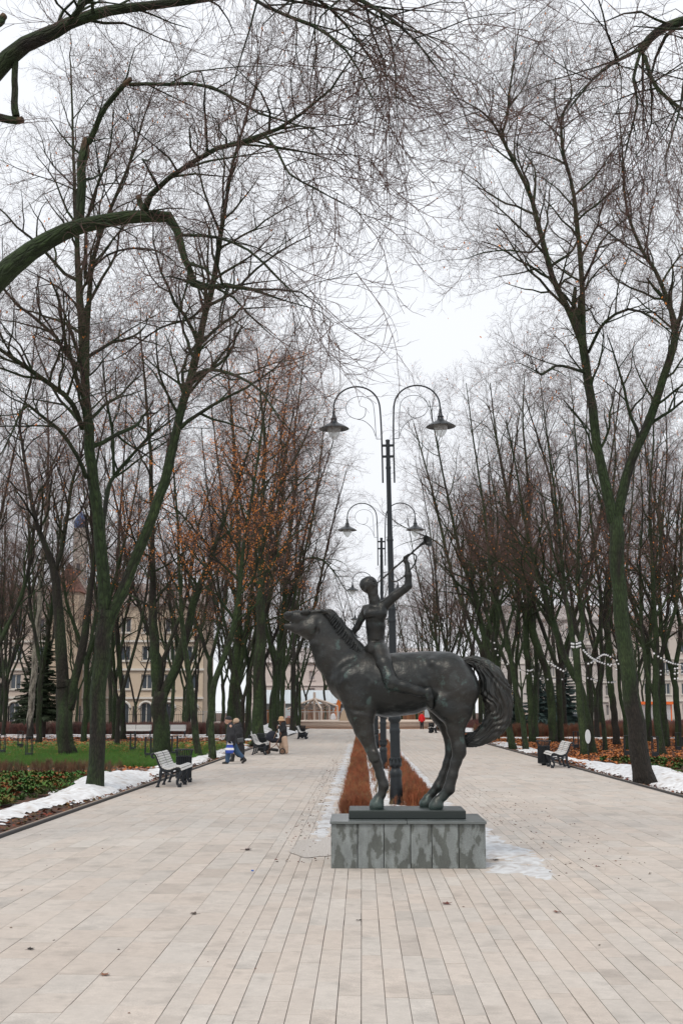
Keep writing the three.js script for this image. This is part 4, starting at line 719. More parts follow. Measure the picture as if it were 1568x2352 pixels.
// ---------- street lamps, benches, bins, low frame lights ----------
const ironMat = std(0.018, 0.023, 0.027, 0.42, { metalness: 0.3 });
const D1 = -ground(910, 1849).z;
{
  const K = F / D1, H = y => (1848 - y) / K, lx = 0.70;
  const g = thing('street_lamp', 'tall double-armed black street lamp on a moulded post right behind the bronze horse', 'lamp', [at(910, 1800, D1).x, 0, -D1]);
  const px = w => w / 8.35 / K / 2;
  const low = [[px(290), 0], [px(278), H(1843)], [px(255), H(1838)], [px(214), H(1787)], [px(226), H(1785)], [px(230), H(1779)], [px(222), H(1773)], [px(172), H(1770)], [px(172), H(1765)], [px(224), H(1762.6)], [px(232), H(1758)], [px(215), H(1750)], [px(184), H(1742.5)], [px(196), H(1741)], [px(190), H(1738)], [px(186), H(1692)], [px(204), H(1686)], [px(196), H(1679)], [px(176), H(1677)], [px(186), H(1670)], [px(172), H(1666)], [px(240), H(1661)], [px(244), H(1655)], [px(200), H(1644)], [px(168), H(1638)]];
  const lat = (p, n = 24) => lathe(p, n);
  mesh('post_base', lat(low, 16), ironMat, g);
  const pole = [[0.092, H(1638)], [0.088, H(1600)], [0.078, H(1505)], [0.075, H(1440)], [0.088, H(1439)], [0.088, H(1433)], [0.078, H(1431)], [0.078, H(1412)], [0.086, H(1410)], [0.086, H(1406)], [0.068, H(1403)], [0.060, H(1252)], [0.070, H(1251)], [0.070, H(1247)], [0.060, H(1246)], [0.060, H(1240)], [0.055, H(1239)], [0.048, H(1082)], [0.056, H(1081)], [0.056, H(1076)], [0.046, H(1075)], [0.042, H(1016)], [0.048, H(1015)], [0.048, H(1012)], [0.001, H(1010)]];
  mesh('pole', lat(pole, 20), ironMat, g);
  for (let k = 0; k < 8; k++) { const a = k / 8 * 6.283, gb = new GB(), y0 = H(1755), y1 = H(1748), q = (r, b, y) => V3(Math.cos(a + b) * r, y, Math.sin(a + b) * r); gb.tube([q(0.105, -0.2, H(1744)), q(0.122, -0.12, y1), q(0.117, 0, y0), q(0.122, 0.12, y1), q(0.105, 0.2, H(1744))], [0.008, 0.012, 0.013, 0.012, 0.008], 5); mesh('leaf_ornament', gb.geo(), ironMat, g); }
  const glass = new THREE.MeshPhysicalMaterial({ transmission: 0.7, thickness: 0, roughness: 0.35, ior: 1.45 }); glass.color.setRGB(0.9, 0.92, 0.92);
  const brimMat = std(0.022, 0.026, 0.03, 0.38, { metalness: 0.3 }), inner = std(0.10, 0.09, 0.08, 0.7);
  for (const s of [-1, 1]) {
    const p = (zx, zy) => V3(s * (800 - zx) / (4.267 * K), H(857.5 + zy / 4.267), 0);
    const arm = [p(742, 1095), p(742, 800), p(738, 500), p(728, 310)]; for (let k = 1; k <= 16; k++) { const a = k / 16 * Math.PI; arm.push(p(497 + 229 * Math.cos(a), 318 - 214 * Math.sin(a))); } arm.push(p(266, 350));
    const am = mesh('arm', tubeGeo(curve(arm, 90), 0.0175, 10), ironMat, g);
    const thin = (pts, r = 0.006, n = 50) => tubeGeo(curve(pts, n), r, 6);
    const sp = [p(690, 650), p(682, 560), p(676, 420), p(668, 320)]; for (let k = 1; k <= 9; k++) { const a = k / 9 * Math.PI; sp.push(p(529 + 140 * Math.cos(a), 320 - 115 * Math.sin(a))); } sp.push(p(398, 370), p(430, 410), p(480, 434), p(530, 438), p(570, 415), p(586, 370), p(584, 325));
    mesh('scroll', thin(sp, 0.006, 90), ironMat, am);
    mesh('scroll', thin([p(500, 440), p(560, 455), p(620, 500), p(660, 555), p(680, 620)]), ironMat, am);
    mesh('scroll', thin([p(690, 648), p(715, 648), p(735, 648)], 0.006, 6), ironMat, am);
    mesh('scroll', thin([p(268, 322), p(330, 322), p(392, 322)], 0.006, 6), ironMat, am);
    for (const y of [716, 828]) { const a = p(742, y - 12), b = p(800, y + 12); mesh('crossbar', boxGeo(Math.min(a.x, b.x), b.y, -0.016, Math.max(a.x, b.x), a.y, 0.016, 0.004), ironMat, g); }
    // lamp head
    const hx = p(266, 0).x, y0 = H(982.3), at2 = pr => lathe(pr.map(([r, y]) => [r, y]), 36);
    const head = mesh('lamp_head', at2([[0.017, 0.40], [0.03, 0.37], [0.03, 0.31], [0.036, 0.29], [0.048, 0.24], [0.068, 0.222], [0.070, 0.208], [0.058, 0.2], [0.066, 0.17], [0.082, 0.14], [0.104, 0.125], [0.13, 0.105], [0.165, 0.092], [0.175, 0.085], [0.24, 0.05], [0.316, 0.0], [0.320, -0.006], [0.312, -0.008], [0.24, 0.03], [0.16, 0.062], [0.06, 0.07], [0.001, 0.07]]), brimMat, g); head.position.set(hx, y0, 0);
    mesh('glass_bowl', at2([[0.14, 0.055], [0.146, 0.02], [0.143, -0.03], [0.128, -0.085], [0.10, -0.145], [0.06, -0.2], [0.025, -0.232], [0.001, -0.24]]), glass, head);
    mesh('reflector', at2([[0.13, 0.056], [0.10, 0.045], [0.05, 0.03], [0.045, -0.02], [0.03, -0.05], [0.001, -0.055]]), inner, head);
  }
  g.rotation.z = 0.018;
  const names = ['double-armed black lamp second along the planted strip, rising behind the rider', 'double-armed black lamp third along the strip, its shade by the rider\'s shoulder', 'double-armed black lamp fourth along the planted strip', 'farthest double-armed black lamp, near the round basin'];
  [41, 62, 82.5, 103].forEach((d, k) => { const c = copyThing(g, [at(910, 1800, D1).x + 0.02 * k, 0, -d], 0, names[k]); c.rotation.z = 0.004; c.userData.group = 'lamps down the planted strip'; });
  g.userData.group = 'lamps down the planted strip';
}
const slatMat = [0.60, 0.56, 0.63].map((k, i) => std(k, k * 0.985, k * 0.955, 0.6));
const benchIron = std(0.016, 0.021, 0.028, 0.4, { metalness: 0.25 });
function bench(L = 2.3, frames = 3) {
  const g = new THREE.Group();
  const xy = pts => pts.map(([x, y]) => V3(x, y, 0));
  const frameGeo = () => {
    const parts = [], T = (pts, r, n = 30, sides = 7) => { const c = curve(xy(pts), n), rr = c.map((_, k) => { const f = k / n * (r.length - 1), i = Math.min(r.length - 2, Math.floor(f)); return lerp(r[i], r[i + 1], f - i); }); const q = new GB().tube(c, rr, sides).geo(); q.scale(1, 1, 0.85); parts.push(q); };
    T([[-0.085, 0.735], [-0.12, 0.725], [-0.155, 0.75], [-0.15, 0.80], [-0.10, 0.825], [-0.05, 0.79], [-0.015, 0.70], [0.04, 0.56], [0.10, 0.45], [0.18, 0.40], [0.28, 0.40], [0.36, 0.43], [0.44, 0.465], [0.51, 0.46], [0.56, 0.42], [0.57, 0.36], [0.55, 0.30], [0.505, 0.27], [0.48, 0.31], [0.50, 0.36]], [0.02, 0.026, 0.03, 0.03, 0.03, 0.034, 0.038, 0.042, 0.045, 0.042, 0.036, 0.036, 0.04, 0.04, 0.038, 0.04, 0.04, 0.03, 0.026, 0.018], 60, 8);
    T([[0.55, 0.36], [0.53, 0.25], [0.49, 0.15], [0.50, 0.08], [0.55, 0.055], [0.585, 0.085], [0.575, 0.115]], [0.045, 0.042, 0.034, 0.034, 0.034, 0.028, 0.02], 30);
    T([[0.09, 0.46], [0.07, 0.35], [0.06, 0.2], [0.02, 0.08], [0.0, 0.02]], [0.045, 0.042, 0.034, 0.030, 0.034], 20);
    T([[0.06, 0.30], [0.14, 0.335], [0.26, 0.315], [0.38, 0.30], [0.50, 0.27]], [0.02, 0.022, 0.02, 0.022, 0.026], 20, 6);
    const f1 = boxGeo(-0.04, 0, -0.03, 0.05, 0.035, 0.03, 0.008), f2 = boxGeo(0.50, 0, -0.034, 0.60, 0.045, 0.034, 0.008);
    return mergeGeometries([...parts.map(p => { p.deleteAttribute('color'); return p.toNonIndexed(); }), f1.toNonIndexed(), f2.toNonIndexed()]);
  };
  const fg = frameGeo();
  for (let k = 0; k < frames; k++) { const m = mesh('end_frame', fg, benchIron, g); m.position.z = L / 2 - 0.05 - k * (L - 0.1) / (frames - 1); }
  const path = curve(xy([[-0.095, 0.845], [-0.045, 0.805], [0.0, 0.72], [0.05, 0.60], [0.11, 0.495], [0.20, 0.448], [0.30, 0.445], [0.40, 0.478], [0.48, 0.505], [0.56, 0.485], [0.605, 0.41]]), 300);
  let s = 0; const total = path.reduce((a, p, i) => i ? a + p.distanceTo(path[i - 1]) : 0, 0), n = 15, step = total / n;
  const put = []; let acc = 0, k = 0; for (let i = 1; i < path.length && k < n; i++) { acc += path[i].distanceTo(path[i - 1]); if (acc >= step * (k + 0.5)) { const t = path[Math.min(i + 3, 300)].clone().sub(path[Math.max(0, i - 3)]).normalize(); put.push([path[i], Math.atan2(t.y, t.x)]); k++; } }
  const sg = new RoundedBoxGeometry(step - 0.011, 0.022, L - 0.0, 2, 0.006);
  put.forEach(([p, a], i) => { const m = mesh('slat', sg, slatMat[i % 3], g); m.position.copy(p); m.rotation.z = a; });
  return g;
}
const benchProto = bench();
function placeBench(foot, turn, label, mirror) {
  const c = benchProto.clone(); c.name = numbered('park_bench'); tag(c, label, 'bench', 'white slatted benches with iron ends'); scene.add(c);
  const p = ground(foot[0], foot[1]); c.rotation.y = turn;
  const off = V3(0, 0, 1.1).applyAxisAngle(upY, turn); if (Math.cos(turn) < 0) off.negate();
  c.position.set(p.x - off.x, 0, p.z - off.z); return c;
}
placeBench([362, 1808.5], 0.02, 'white slatted bench with scrolled black ends by the tall forked lime');
placeBench([1306, 1764.4], Math.PI - 0.03, 'white slatted bench standing before the oval sign');
placeBench([580, 1734], 0, 'white slatted bench beside the pram');
placeBench([683, 1698], 0, 'white slatted bench nearest the round basin, backed by the snow heap');
placeBench([1003, 1684], Math.PI, 'far white bench on the same side as the oval sign');
{ const p = ground(312, 1692); for (let k = 0; k < 2; k++) { const c = benchProto.clone(); c.name = numbered('park_bench'); tag(c, k ? 'white bench at the far path, the one nearer the promenade' : 'white bench at the far path seen past the slim dark lime', 'bench', 'white slatted benches with iron ends'); c.position.set(p.x + k * 2.5, 0, p.z); c.rotation.y = Math.PI / 2 + Math.PI; scene.add(c); } }
{
  const g = new THREE.Group(), n = 26, Rr = 0.205;
  const sl = boxGeo(-0.013, 0.07, -0.003, 0.013, 0.80, 0.003);
  for (let k = 0; k < n; k++) { const a = k / n * 6.283, m = mesh('slat', new GB().tube([V3(0, 0.07, Rr), V3(0, 0.70, Rr), V3(0, 0.80, Rr + 0.02), V3(0, 0.835, Rr + 0.045)], [0.012, 0.012, 0.012, 0.012], 4).geo(), ironMat, g); m.rotation.y = a; }
  const ring = (r, y, t) => { const q = new THREE.TorusGeometry(r, t, 8, 40); q.rotateX(Math.PI / 2); q.translate(0, y, 0); return q; };
  mesh('rim', ring(Rr + 0.045, 0.84, 0.014), ironMat, g); mesh('band', ring(Rr, 0.66, 0.013), ironMat, g); mesh('band', ring(Rr, 0.09, 0.013), ironMat, g);
  mesh('liner', lathe([[0.001, 0.06], [Rr - 0.03, 0.06], [Rr - 0.03, 0.64], [Rr - 0.04, 0.64], [Rr - 0.04, 0.1], [0.001, 0.1]], 28), std(0.014, 0.016, 0.018, 0.7), g);
  mesh('foot', lathe([[0.001, 0.06], [0.08, 0.06], [0.10, 0.0], [0.001, 0.0]], 20), ironMat, g);
  const put = (px, py, d, label) => { const c = g.clone(), p = at(px, py, d); c.name = numbered('litter_bin'); tag(c, label, 'bin', 'black slatted bins beside the benches'); c.position.set(p.x, 0, p.z); scene.add(c); };
  put(423, 1722, 34.4, 'black slatted litter bin at the end of the bench by the forked lime');
  put(1247, 1696, 44.2, 'black slatted litter bin beside the bench with the oval sign');
  put(603, 1689, 57.6, 'black slatted litter bin behind the pram');
  put(694, 1670, 86.5, 'black slatted litter bin near the round basin');
  put(990, 1667, 106, 'black slatted litter bin by the far bench across from the snow heap');
}
{
  const g = new THREE.Group(), w = 0.11, h = 0.84;
  for (const [x, z] of [[-1, -1], [1, -1], [-1, 1], [1, 1]]) mesh('upright', boxGeo(x * w - 0.016, 0.2, z * w - 0.016, x * w + 0.016, h - 0.026, z * w + 0.016, 0.003), ironMat, g);
  mesh('base', boxGeo(-w - 0.018, 0, -w - 0.018, w + 0.018, 0.198, w + 0.018, 0.004), ironMat, g);
  mesh('top_frame', boxGeo(-w - 0.018, h - 0.024, -w - 0.018, w + 0.018, h, w + 0.018, 0.004), ironMat, g);
  [[67, 1741, 'beside the birch'], [5, 1733, 'on the lawn by the leaf strip'], [47, 1717, 'at the snowy path behind the birch'], [305, 1726, 'before the benches at the far path'], [340, 1741, 'at the foot of the V-forked lime'], [401, 1737, 'right behind the bin and the first bench'], [1440, 1735, 'beside the thin green lime'], [1504, 1739, 'next to the big dark trunk by the ground cover'], [1557, 1724, 'by the backless bench'], [1322, 1719, 'just behind the oval sign']].forEach(([x, y, l]) => { const c = g.clone(), p = ground(x, y); c.name = numbered('frame_light'); tag(c, 'black open-frame bollard light ' + l, 'bollard', 'open-frame bollard lights in the park'); c.position.set(p.x, 0, p.z); scene.add(c); });
}
{ // backless wooden bench, oval sign
  const p = ground(1552, 1712), g = thing('backless_bench', 'dark backless plank bench under the trees', 'bench', [p.x + 0.3, 0, p.z]);
  for (let k = 0; k < 4; k++) mesh('plank', boxGeo(-1.5, 0.42, -0.22 + k * 0.115, 1.5, 0.46, -0.115 + k * 0.115, 0.006), std(0.045, 0.03, 0.025, 0.7), g);
  for (const x of [-1.1, 0, 1.1]) mesh('leg', boxGeo(x - 0.14, 0, -0.18, x + 0.14, 0.42, 0.18, 0.01), std(0.02, 0.02, 0.022, 0.7), g);
  const q = ground(1349, 1724), s = thing('oval_sign', 'blank white oval sign on a thin post behind the bench', 'sign', [at(1349, 1690, 47.5).x, 0, -47.5]);
  const sg = new THREE.CylinderGeometry(1, 1, 0.02, 40); sg.rotateX(Math.PI / 2); sg.scale(0.115, 0.26, 1); const hh = at(1349, 1706, 47.5).y; sg.translate(0, 0.92, 0); s.rotation.y = 0.4;
  mesh('plate', sg, std(0.68, 0.69, 0.70, 0.5), s); mesh('post', tubeGeo([V3(0, 0, -0.025), V3(0, 0.9, -0.025)], 0.012, 8), ironMat, s);
}
// ---------- verges: lawn, side paths, snow, ground cover, hedges ----------
const grassTex = tex(512, 512, (u, v) => { const n = tn(u, v, 6, 1), m = tn(u, v, 50, 2), k = tn(u, v, 130, 5); const c = mix3([0.25, 0.32, 0.13], [0.42, 0.50, 0.19], sstep(-0.4, 0.4, n * 0.6 + m * 0.6 + k * 0.4)); return c; }, true);
grassTex.repeat.set(0.25, 0.25);
const grassMat = new THREE.MeshStandardMaterial({ map: grassTex, roughness: 0.95 });
const snowBump = tex(256, 256, (u, v) => 0.5 + 0.5 * tn(u, v, 12, 1) + 0.3 * tn(u, v, 40, 2));
const snowMat = vcol(0.75, { bumpMap: snowBump, bumpScale: 0.02 });
function sheet(name, x0, x1, z0, z1, y, mat, step, edge) {     // ground patch with a wavering outline, uv in metres
  const gb = new GB(), nx = Math.max(2, Math.ceil((x1 - x0) / step)), nz = Math.max(2, Math.ceil((z1 - z0) / step));
  for (let j = 0; j <= nz; j++) for (let i = 0; i <= nx; i++) { let x = lerp(x0, x1, i / nx), z = lerp(z0, z1, j / nz); if (edge) { if (i === 0 || i === nx) x += noise(z * 0.5, 3) * edge; if (j === 0 || j === nz) z += noise(x * 0.35, 8) * edge; } gb.v(x, y, z, x, z, [1, 1, 1]); }
  for (let j = 0; j < nz; j++) for (let i = 0; i < nx; i++) { const a = j * (nx + 1) + i; gb.i.push(a, a + nx + 1, a + 1, a + 1, a + nx + 1, a + nx + 2); }
  return struct(name, gb.geo(), mat);
}
sheet('lawn', -62, LX - 0.9, -78, -42.6, 0.0, grassMat, 1.5, 0.7);
sheet('side_path', -62, LX - 0.4, -42.2, -39.8, 0.004, std(0.185, 0.15, 0.138, 0.9), 2, 0.05);
sheet('side_path', RX + 0.4, 60, -50.5, -48.4, 0.004, std(0.20, 0.175, 0.16, 0.9), 2, 0.05);
sheet('far_path', -62, LX - 0.3, -97, -88, 0.004, std(0.26, 0.24, 0.24, 0.9), 2, 0.2);
sheet('far_plaza', -45, 50, -215, -150, -0.004, std(0.34, 0.30, 0.27, 0.9), 8, 0.2);
sheet('orange_leaf_strip', -62, LX - 8, -56.5, -53.2, 0.006, new THREE.MeshStandardMaterial({ map: litterTex.clone(), roughness: 0.95, color: new THREE.Color().setRGB(1.5, 1.35, 1.25) }), 0.8, 1.2).material.map.repeat.set(0.4, 0.4);
// snow as a height field that sinks into the ground where it has melted
function snow(name, x0, x1, z0, z1, step, fn, label, tone = 1) {
  const nx = Math.ceil((x1 - x0) / step), nz = Math.ceil((z1 - z0) / step), gb = new GB(), h = [];
  for (let j = 0; j <= nz; j++) for (let i = 0; i <= nx; i++) {
    const x = x0 + i * step, z = z0 + j * step, y = fn(x, z); h.push(y);
    const d = fbm(x * 3.3, z * 3.3, 5, 3), e = noise(x * 9, z * 9, 2);
    gb.v(x, y, z, x * 0.8, z * 0.8, mix3(d + e * 0.45 > 0.14 ? [0.40, 0.35, 0.31] : [0.72, 0.74, 0.76], [0.58, 0.575, 0.58], sstep(-0.3, 0.3, e)).map(q => q * tone));
  }
  for (let j = 0; j < nz; j++) for (let i = 0; i < nx; i++) { const a = j * (nx + 1) + i, b = a + nx + 1; if (Math.max(h[a], h[a + 1], h[b], h[b + 1]) > 0.0) gb.i.push(a, b, a + 1, a + 1, b, b + 1); }
  const m = struct(name, gb.geo(), snowMat); m.userData.label = label; return m;
}
const lump = (x, z) => 0.11 * fbm(x * 1.5, z * 1.5, 1, 4) + 0.04 * fbm(x * 5, z * 5, 3, 3);
snow('snow_bank', LX - 3.4, LX - 0.18, -70, -9, 0.075, (x, z) => { const u = LX - x, big = Math.exp(-(((z + 32.5) / 4.2) ** 2)); const c = 1.0 + 0.45 * noise(z * 0.22, 5) + big * 0.25, w = 0.55 + 0.3 * noise(z * 0.3, 9) + big * 0.35; return (0.12 + 0.24 * big) * Math.exp(-(((u - c) / w) ** 2)) + lump(x, z) * 1.05 - 0.075 - (u < 0.45 ? (0.45 - u) * 0.5 : 0) - (z < -52 ? 0.0 : 0); }, 'melting snow bank along the lawn-side kerb');
snow('snow_bank', RX + 0.18, RX + 4, -75, -15, 0.08, (x, z) => { const u = x - RX, big = Math.exp(-(((z + 37) / 5.5) ** 2)); const c = 1.1 + 0.4 * noise(z * 0.25, 15) + big * 0.3, w = 0.6 + 0.3 * noise(z * 0.3, 19) + big * 0.5; return (0.12 + 0.19 * big) * Math.exp(-(((u - c) / w) ** 2)) + lump(x, z) * 1.1 - 0.08 - (u < 0.45 ? (0.45 - u) * 0.5 : 0); }, 'melting snow bank along the kerb by the bench with the oval sign');
snow('snow_heap', LX - 5, LX - 0.05, -120, -78, 0.22, (x, z) => { const u = LX - x; return 0.95 * Math.exp(-(((u - 1.6) / 1.3) ** 2) - (((z + 97) / 11) ** 2)) + lump(x, z) * 1.6 - 0.06; }, 'shovelled snow heap near the round basin');
snow('snow_patch', -60, LX - 0.3, -99, -86, 0.3, (x, z) => 0.05 + lump(x * 0.5, z * 1.6) * 1.1 - 0.055 + 0.03 * Math.cos(z * 1.1), 'snow lying on the far path');
snow('snow_patch', -48, LX - 2, -132, -104, 0.4, (x, z) => 0.09 + lump(x * 0.6, z * 0.6) * 1.2, 'snow field before the playground');
snow('snow_patch', RX + 1, 50, -134, -106, 0.4, (x, z) => 0.10 + lump(x * 0.6, z * 0.6) * 1.2, 'snow field beyond the low hedge');
snow('snow_patch', RX + 0.8, 40, -90, -84, 0.25, (x, z) => lump(x * 0.7, z * 1.3) * 1.2 - 0.0 + 0.04 * Math.exp(-((z + 87) ** 2)), 'thin snow line under the grove');
snow('snow_patch', -22, LX - 3, -62, -48, 0.2, (x, z) => lump(x * 0.35, z * 0.5) * 1.0 - 0.035, 'small snow remnants on the lawn');
// strips of snow and ice beside the planted middle strip
snow('median_snow', -1.05, -0.30, -72, -17.6, 0.05, (x, z) => 0.022 + 0.05 * fbm(x * 2.2, z * 1.1, 7, 3) - 0.12 * Math.abs(x + 0.62) - 0.01, 'trodden snow beside the planted strip', 0.82);
snow('median_snow', 1.30, 3.3, -72, -14.2, 0.05, (x, z) => { const w = 0.30 + 0.42 * sstep(-24, -16, z), c = 1.50 + w * 0.6; return 0.027 + 0.06 * fbm(x * 2.2, z * 1.3, 17, 3) + 0.03 * fbm(x * 9, z * 7, 7, 3) - 0.08 * Math.max(0, Math.abs(x - c) - w * 0.3) / w - (z > -15.2 ? (z + 15.2) * 0.06 : 0) - 0.012; }, 'icy snow patch spreading past the pedestal', 0.82);
snow('median_snow', -0.25, 1.45, -72, -17.2, 0.06, (x, z) => 0.02 + 0.07 * fbm(x * 2, z * 2, 27, 3), 'snow between the two hedges');
{ // thin wet ice left of the pedestal
  const gb = new GB(), N = 40, c = ground(728, 1945); gb.v(c.x, 0.008, c.z, 0, 0, [0.50, 0.46, 0.42]);
  for (let k = 0; k <= N; k++) { const a = k / N * 6.283, r = 1 + 0.28 * noise(Math.cos(a) * 1.7, Math.sin(a) * 1.7, 4); gb.v(c.x + Math.cos(a) * 0.34 * r, 0.007, c.z - Math.sin(a) * 1.25 * r, Math.cos(a), Math.sin(a), [0.48, 0.44, 0.40]); }
  for (let k = 1; k <= N; k++) gb.i.push(0, k, k + 1);
  const im = vcol(0.3, { bumpMap: snowBump, bumpScale: 0.01 }); struct('ice_patch', gb.geo(), im).userData.label = 'thin grey ice beside the pedestal';
}
function scatter(name, geo, mat, n, seed, fn, label, cat, cols) { // countless small growth as one object
  const r = R(seed), list = []; for (let k = 0; k < n; k++) { const q = fn(r); if (q) list.push(q); }
  const m = new THREE.InstancedMesh(geo, mat, list.length), M = new THREE.Matrix4(), c = new THREE.Color();
  list.forEach((q, i) => { M.compose(V3(q[0], q[1], q[2]), new THREE.Quaternion().setFromEuler(new THREE.Euler(q[5] ?? 0, q[3], q[6] ?? 0)), V3(q[4], q[4], q[4])); m.setMatrixAt(i, M); if (cols) { const k = cols(r); m.setColorAt(i, c.setRGB(...k)); } });
  m.name = numbered(name); m.userData = { kind: 'stuff', label, category: cat }; scene.add(m); return m;
}
const coverGeo = (() => { const gb = new GB(), r = R(8); for (let k = 0; k < 9; k++) { const a = r() * 6.28, L = 0.06 + r() * 0.08, h = 0.05 + r() * 0.10, w = 0.035 + r() * 0.02, cx = Math.cos(a), cz = Math.sin(a), p = (f, s, y) => [cx * L * f - cz * s, y, cz * L * f + cx * s]; gb.quad(p(0.3, -w * 0.3, h * 0.5), p(0.7, -w, h), p(1.2, 0, h * 0.8), p(0.6, w, h * 1.05), [1, 1, 1]); } const g = gb.geo(); g.deleteAttribute('uv'); g.deleteAttribute('color'); return g; })();
const litterLeaf = (() => { const gb = new GB(); gb.quad([-0.05, 0.004, 0], [0, 0.03, 0.03], [0.055, 0.006, 0], [0, 0.015, -0.035], [1, 1, 1]); const g = gb.geo(); g.deleteAttribute('uv'); g.deleteAttribute('color'); return g; })();
const tuftGeo = (() => { const gb = new GB(), r = R(18); for (let k = 0; k < 10; k++) { const a = r() * 6.28, h = 0.05 + r() * 0.07, b = 0.03; const x = (r() - 0.5) * 0.12, z = (r() - 0.5) * 0.12; gb.tube([V3(x, 0, z), V3(x + Math.cos(a) * b, h, z + Math.sin(a) * b)], [0.004, 0.001], 3, [1, 1, 1], false); } const g = gb.geo(); g.deleteAttribute('uv'); g.deleteAttribute('color'); return g; })();
const white = new THREE.MeshStandardMaterial({ roughness: 0.85, side: THREE.DoubleSide });
const coverCol = r => { const t = r(); return t < 0.16 ? [0.16 + r() * 0.1, 0.07, 0.02] : t < 0.3 ? [0.12, 0.10, 0.02] : [0.03 + r() * 0.04, 0.075 + r() * 0.07, 0.016]; };
scatter('ground_cover', coverGeo, white, 5200, 31, r => { const x = LX - 1.6 - Math.pow(r(), 1.2) * 9, z = -17 - r() * 19.5; if (LX - x < 2.3 && fbm(x, z, 4, 2) > 0.05) return null; return fbm(x * 0.8, z * 0.8, 6, 3) < -0.22 ? null : [x, 0, z, r() * 6.28, 0.8 + r() * 0.7]; }, 'green strawberry-like ground cover beside the snow bank', 'ground cover', coverCol);
scatter('ground_cover', coverGeo, white, 4200, 32, r => { const x = RX + 1.9 + r() * 11, z = -22 - r() * 26; return fbm(x * 0.7, z * 0.7, 16, 3) < -0.02 ? null : [x, 0, z, r() * 6.28, 0.8 + r() * 0.8]; }, 'patchy green ground cover by the big dark lime', 'ground cover', coverCol);
scatter('grass_tufts', tuftGeo, white, 9000, 33, r => { const d = 43 + r() * r() * 30, x = LX - 1.2 - r() * d * 0.3; return [x, 0, -d, r() * 6.28, 0.8 + r() * 1.2]; }, 'short green grass on the lawn', 'grass', r => [0.05 + r() * 0.04, 0.12 + r() * 0.07, 0.022]);
const leafCol = r => { const t = r(); return [0.22 + t * 0.3, 0.085 + t * 0.09, 0.03 + r() * 0.02]; };
scatter('leaf_litter', litterLeaf, white, 26000, 34, r => { const d = 44 + r() * 58; return [RX + 0.7 + r() * 0.27 * d, 0, -d, r() * 6.28, 0.8 + r() * 1.0, (r() - 0.5) * 0.9]; }, 'rusty fallen leaves under the grove', 'leaf litter', leafCol);
scatter('leaf_litter', litterLeaf, white, 14000, 35, r => { const d = 36 + r() * 60; if (d > 43 && d < 53 && r() < 0.85) return null; return [LX - 0.6 - r() * 0.3 * d, 0, -d, r() * 6.28, 0.8 + r() * 0.9, (r() - 0.5) * 0.9]; }, 'rusty fallen leaves under the lawn-side trees', 'leaf litter', leafCol);
scatter('leaf_litter', litterLeaf, white, 1500, 36, r => { const d = 10 + r() * 40, s = r() < 0.5; return [s ? LX - 0.17 - r() * 0.5 : RX + 0.17 + r() * 0.5, 0.0, -d, r() * 6.28, 0.6 + r() * 0.7, (r() - 0.5) * 0.7]; }, 'dead leaves caught along the kerbs', 'leaf litter', r => [0.06 + r() * 0.14, 0.03 + r() * 0.035, 0.018]);
scatter('paving_debris', litterLeaf, white, 1500, 37, r => { const m = r(); if (m < 0.62) return [MED0 - 0.9 + r() * 1.1, 0.001, -16 - r() * 34, r() * 6.28, 0.12 + r() * 0.4, 0]; if (m < 0.8) return [2.2 + r() * 1.4, 0.001, -14.5 - r() * 16, r() * 6.28, 0.12 + r() * 0.35, 0]; return [LX + r() * (RX - LX), 0.001, -7 - r() * 40, r() * 6.28, 0.10 + r() * 0.28, 0]; }, 'crumbs of leaf and twig strewn on the paving', 'debris', r => [0.05 + r() * 0.13, 0.03 + r() * 0.03, 0.02]);
// single fallen leaves big enough to pick out
{
  const g0 = new GB(); for (let k = 0; k < 6; k++) { const a = (k - 2.5) * 0.5, L = 0.06 + 0.02 * Math.cos(a); g0.quad([0, 0.004, 0], [Math.cos(a - 0.28) * L * 0.6, 0.014, Math.sin(a - 0.28) * L * 0.6], [Math.cos(a) * L, 0.01 + 0.012 * (k % 2), Math.sin(a) * L], [Math.cos(a + 0.28) * L * 0.6, 0.016, Math.sin(a + 0.28) * L * 0.6], [1, 1, 1]); } g0.tube([V3(0, 0.005, 0), V3(-0.05, 0.006, 0.01)], [0.002, 0.0015], 4);
  const gg = g0.geo();
  [[563, 1953, 'crumpled dark red leaf on the paving before the pedestal', [0.05, 0.012, 0.012], 1.3], [1028, 2078, 'red-brown curled leaf below the pedestal', [0.11, 0.03, 0.02], 0.95], [1282, 2096, 'orange-brown leaf out on the paving past the ice', [0.16, 0.05, 0.025], 0.8], [1133, 1976, 'dark leaf at the corner of the pedestal', [0.03, 0.02, 0.018], 1.0], [239, 2242, 'small ochre leaf on a large paver', [0.2, 0.09, 0.05], 0.7], [451, 2100, 'thin brown leaf stalk on the paving', [0.06, 0.04, 0.03], 0.8], [822, 2114, 'dark seed leaf between narrow pavers', [0.03, 0.02, 0.015], 0.6], [66, 2182, 'black scrap of leaf on the paving', [0.02, 0.016, 0.014], 0.7]].forEach(([x, y, l, c, s], i) => { const p = ground(x, y), m = mesh(numbered('fallen_leaf'), gg, std(...c, 0.8, { side: THREE.DoubleSide }), scene); m.position.set(p.x, 0.002, p.z); m.rotation.y = i * 1.9; m.scale.setScalar(s); tag(m, l, 'leaf', 'single fallen leaves on the paving'); });
  const p = ground(580, 2001), c = thing('bottle_cap', 'tiny blue and white bottle cap lying on the paving', 'bottle cap', [p.x, 0.001, p.z]);
  mesh('rim', lathe([[0.016, 0], [0.017, 0.012], [0.014, 0.014], [0.013, 0.002]], 16), std(0.05, 0.15, 0.5, 0.5), c); mesh('disc', lathe([[0.001, 0.011], [0.013, 0.0115]], 16), std(0.7, 0.7, 0.72, 0.5), c);
}
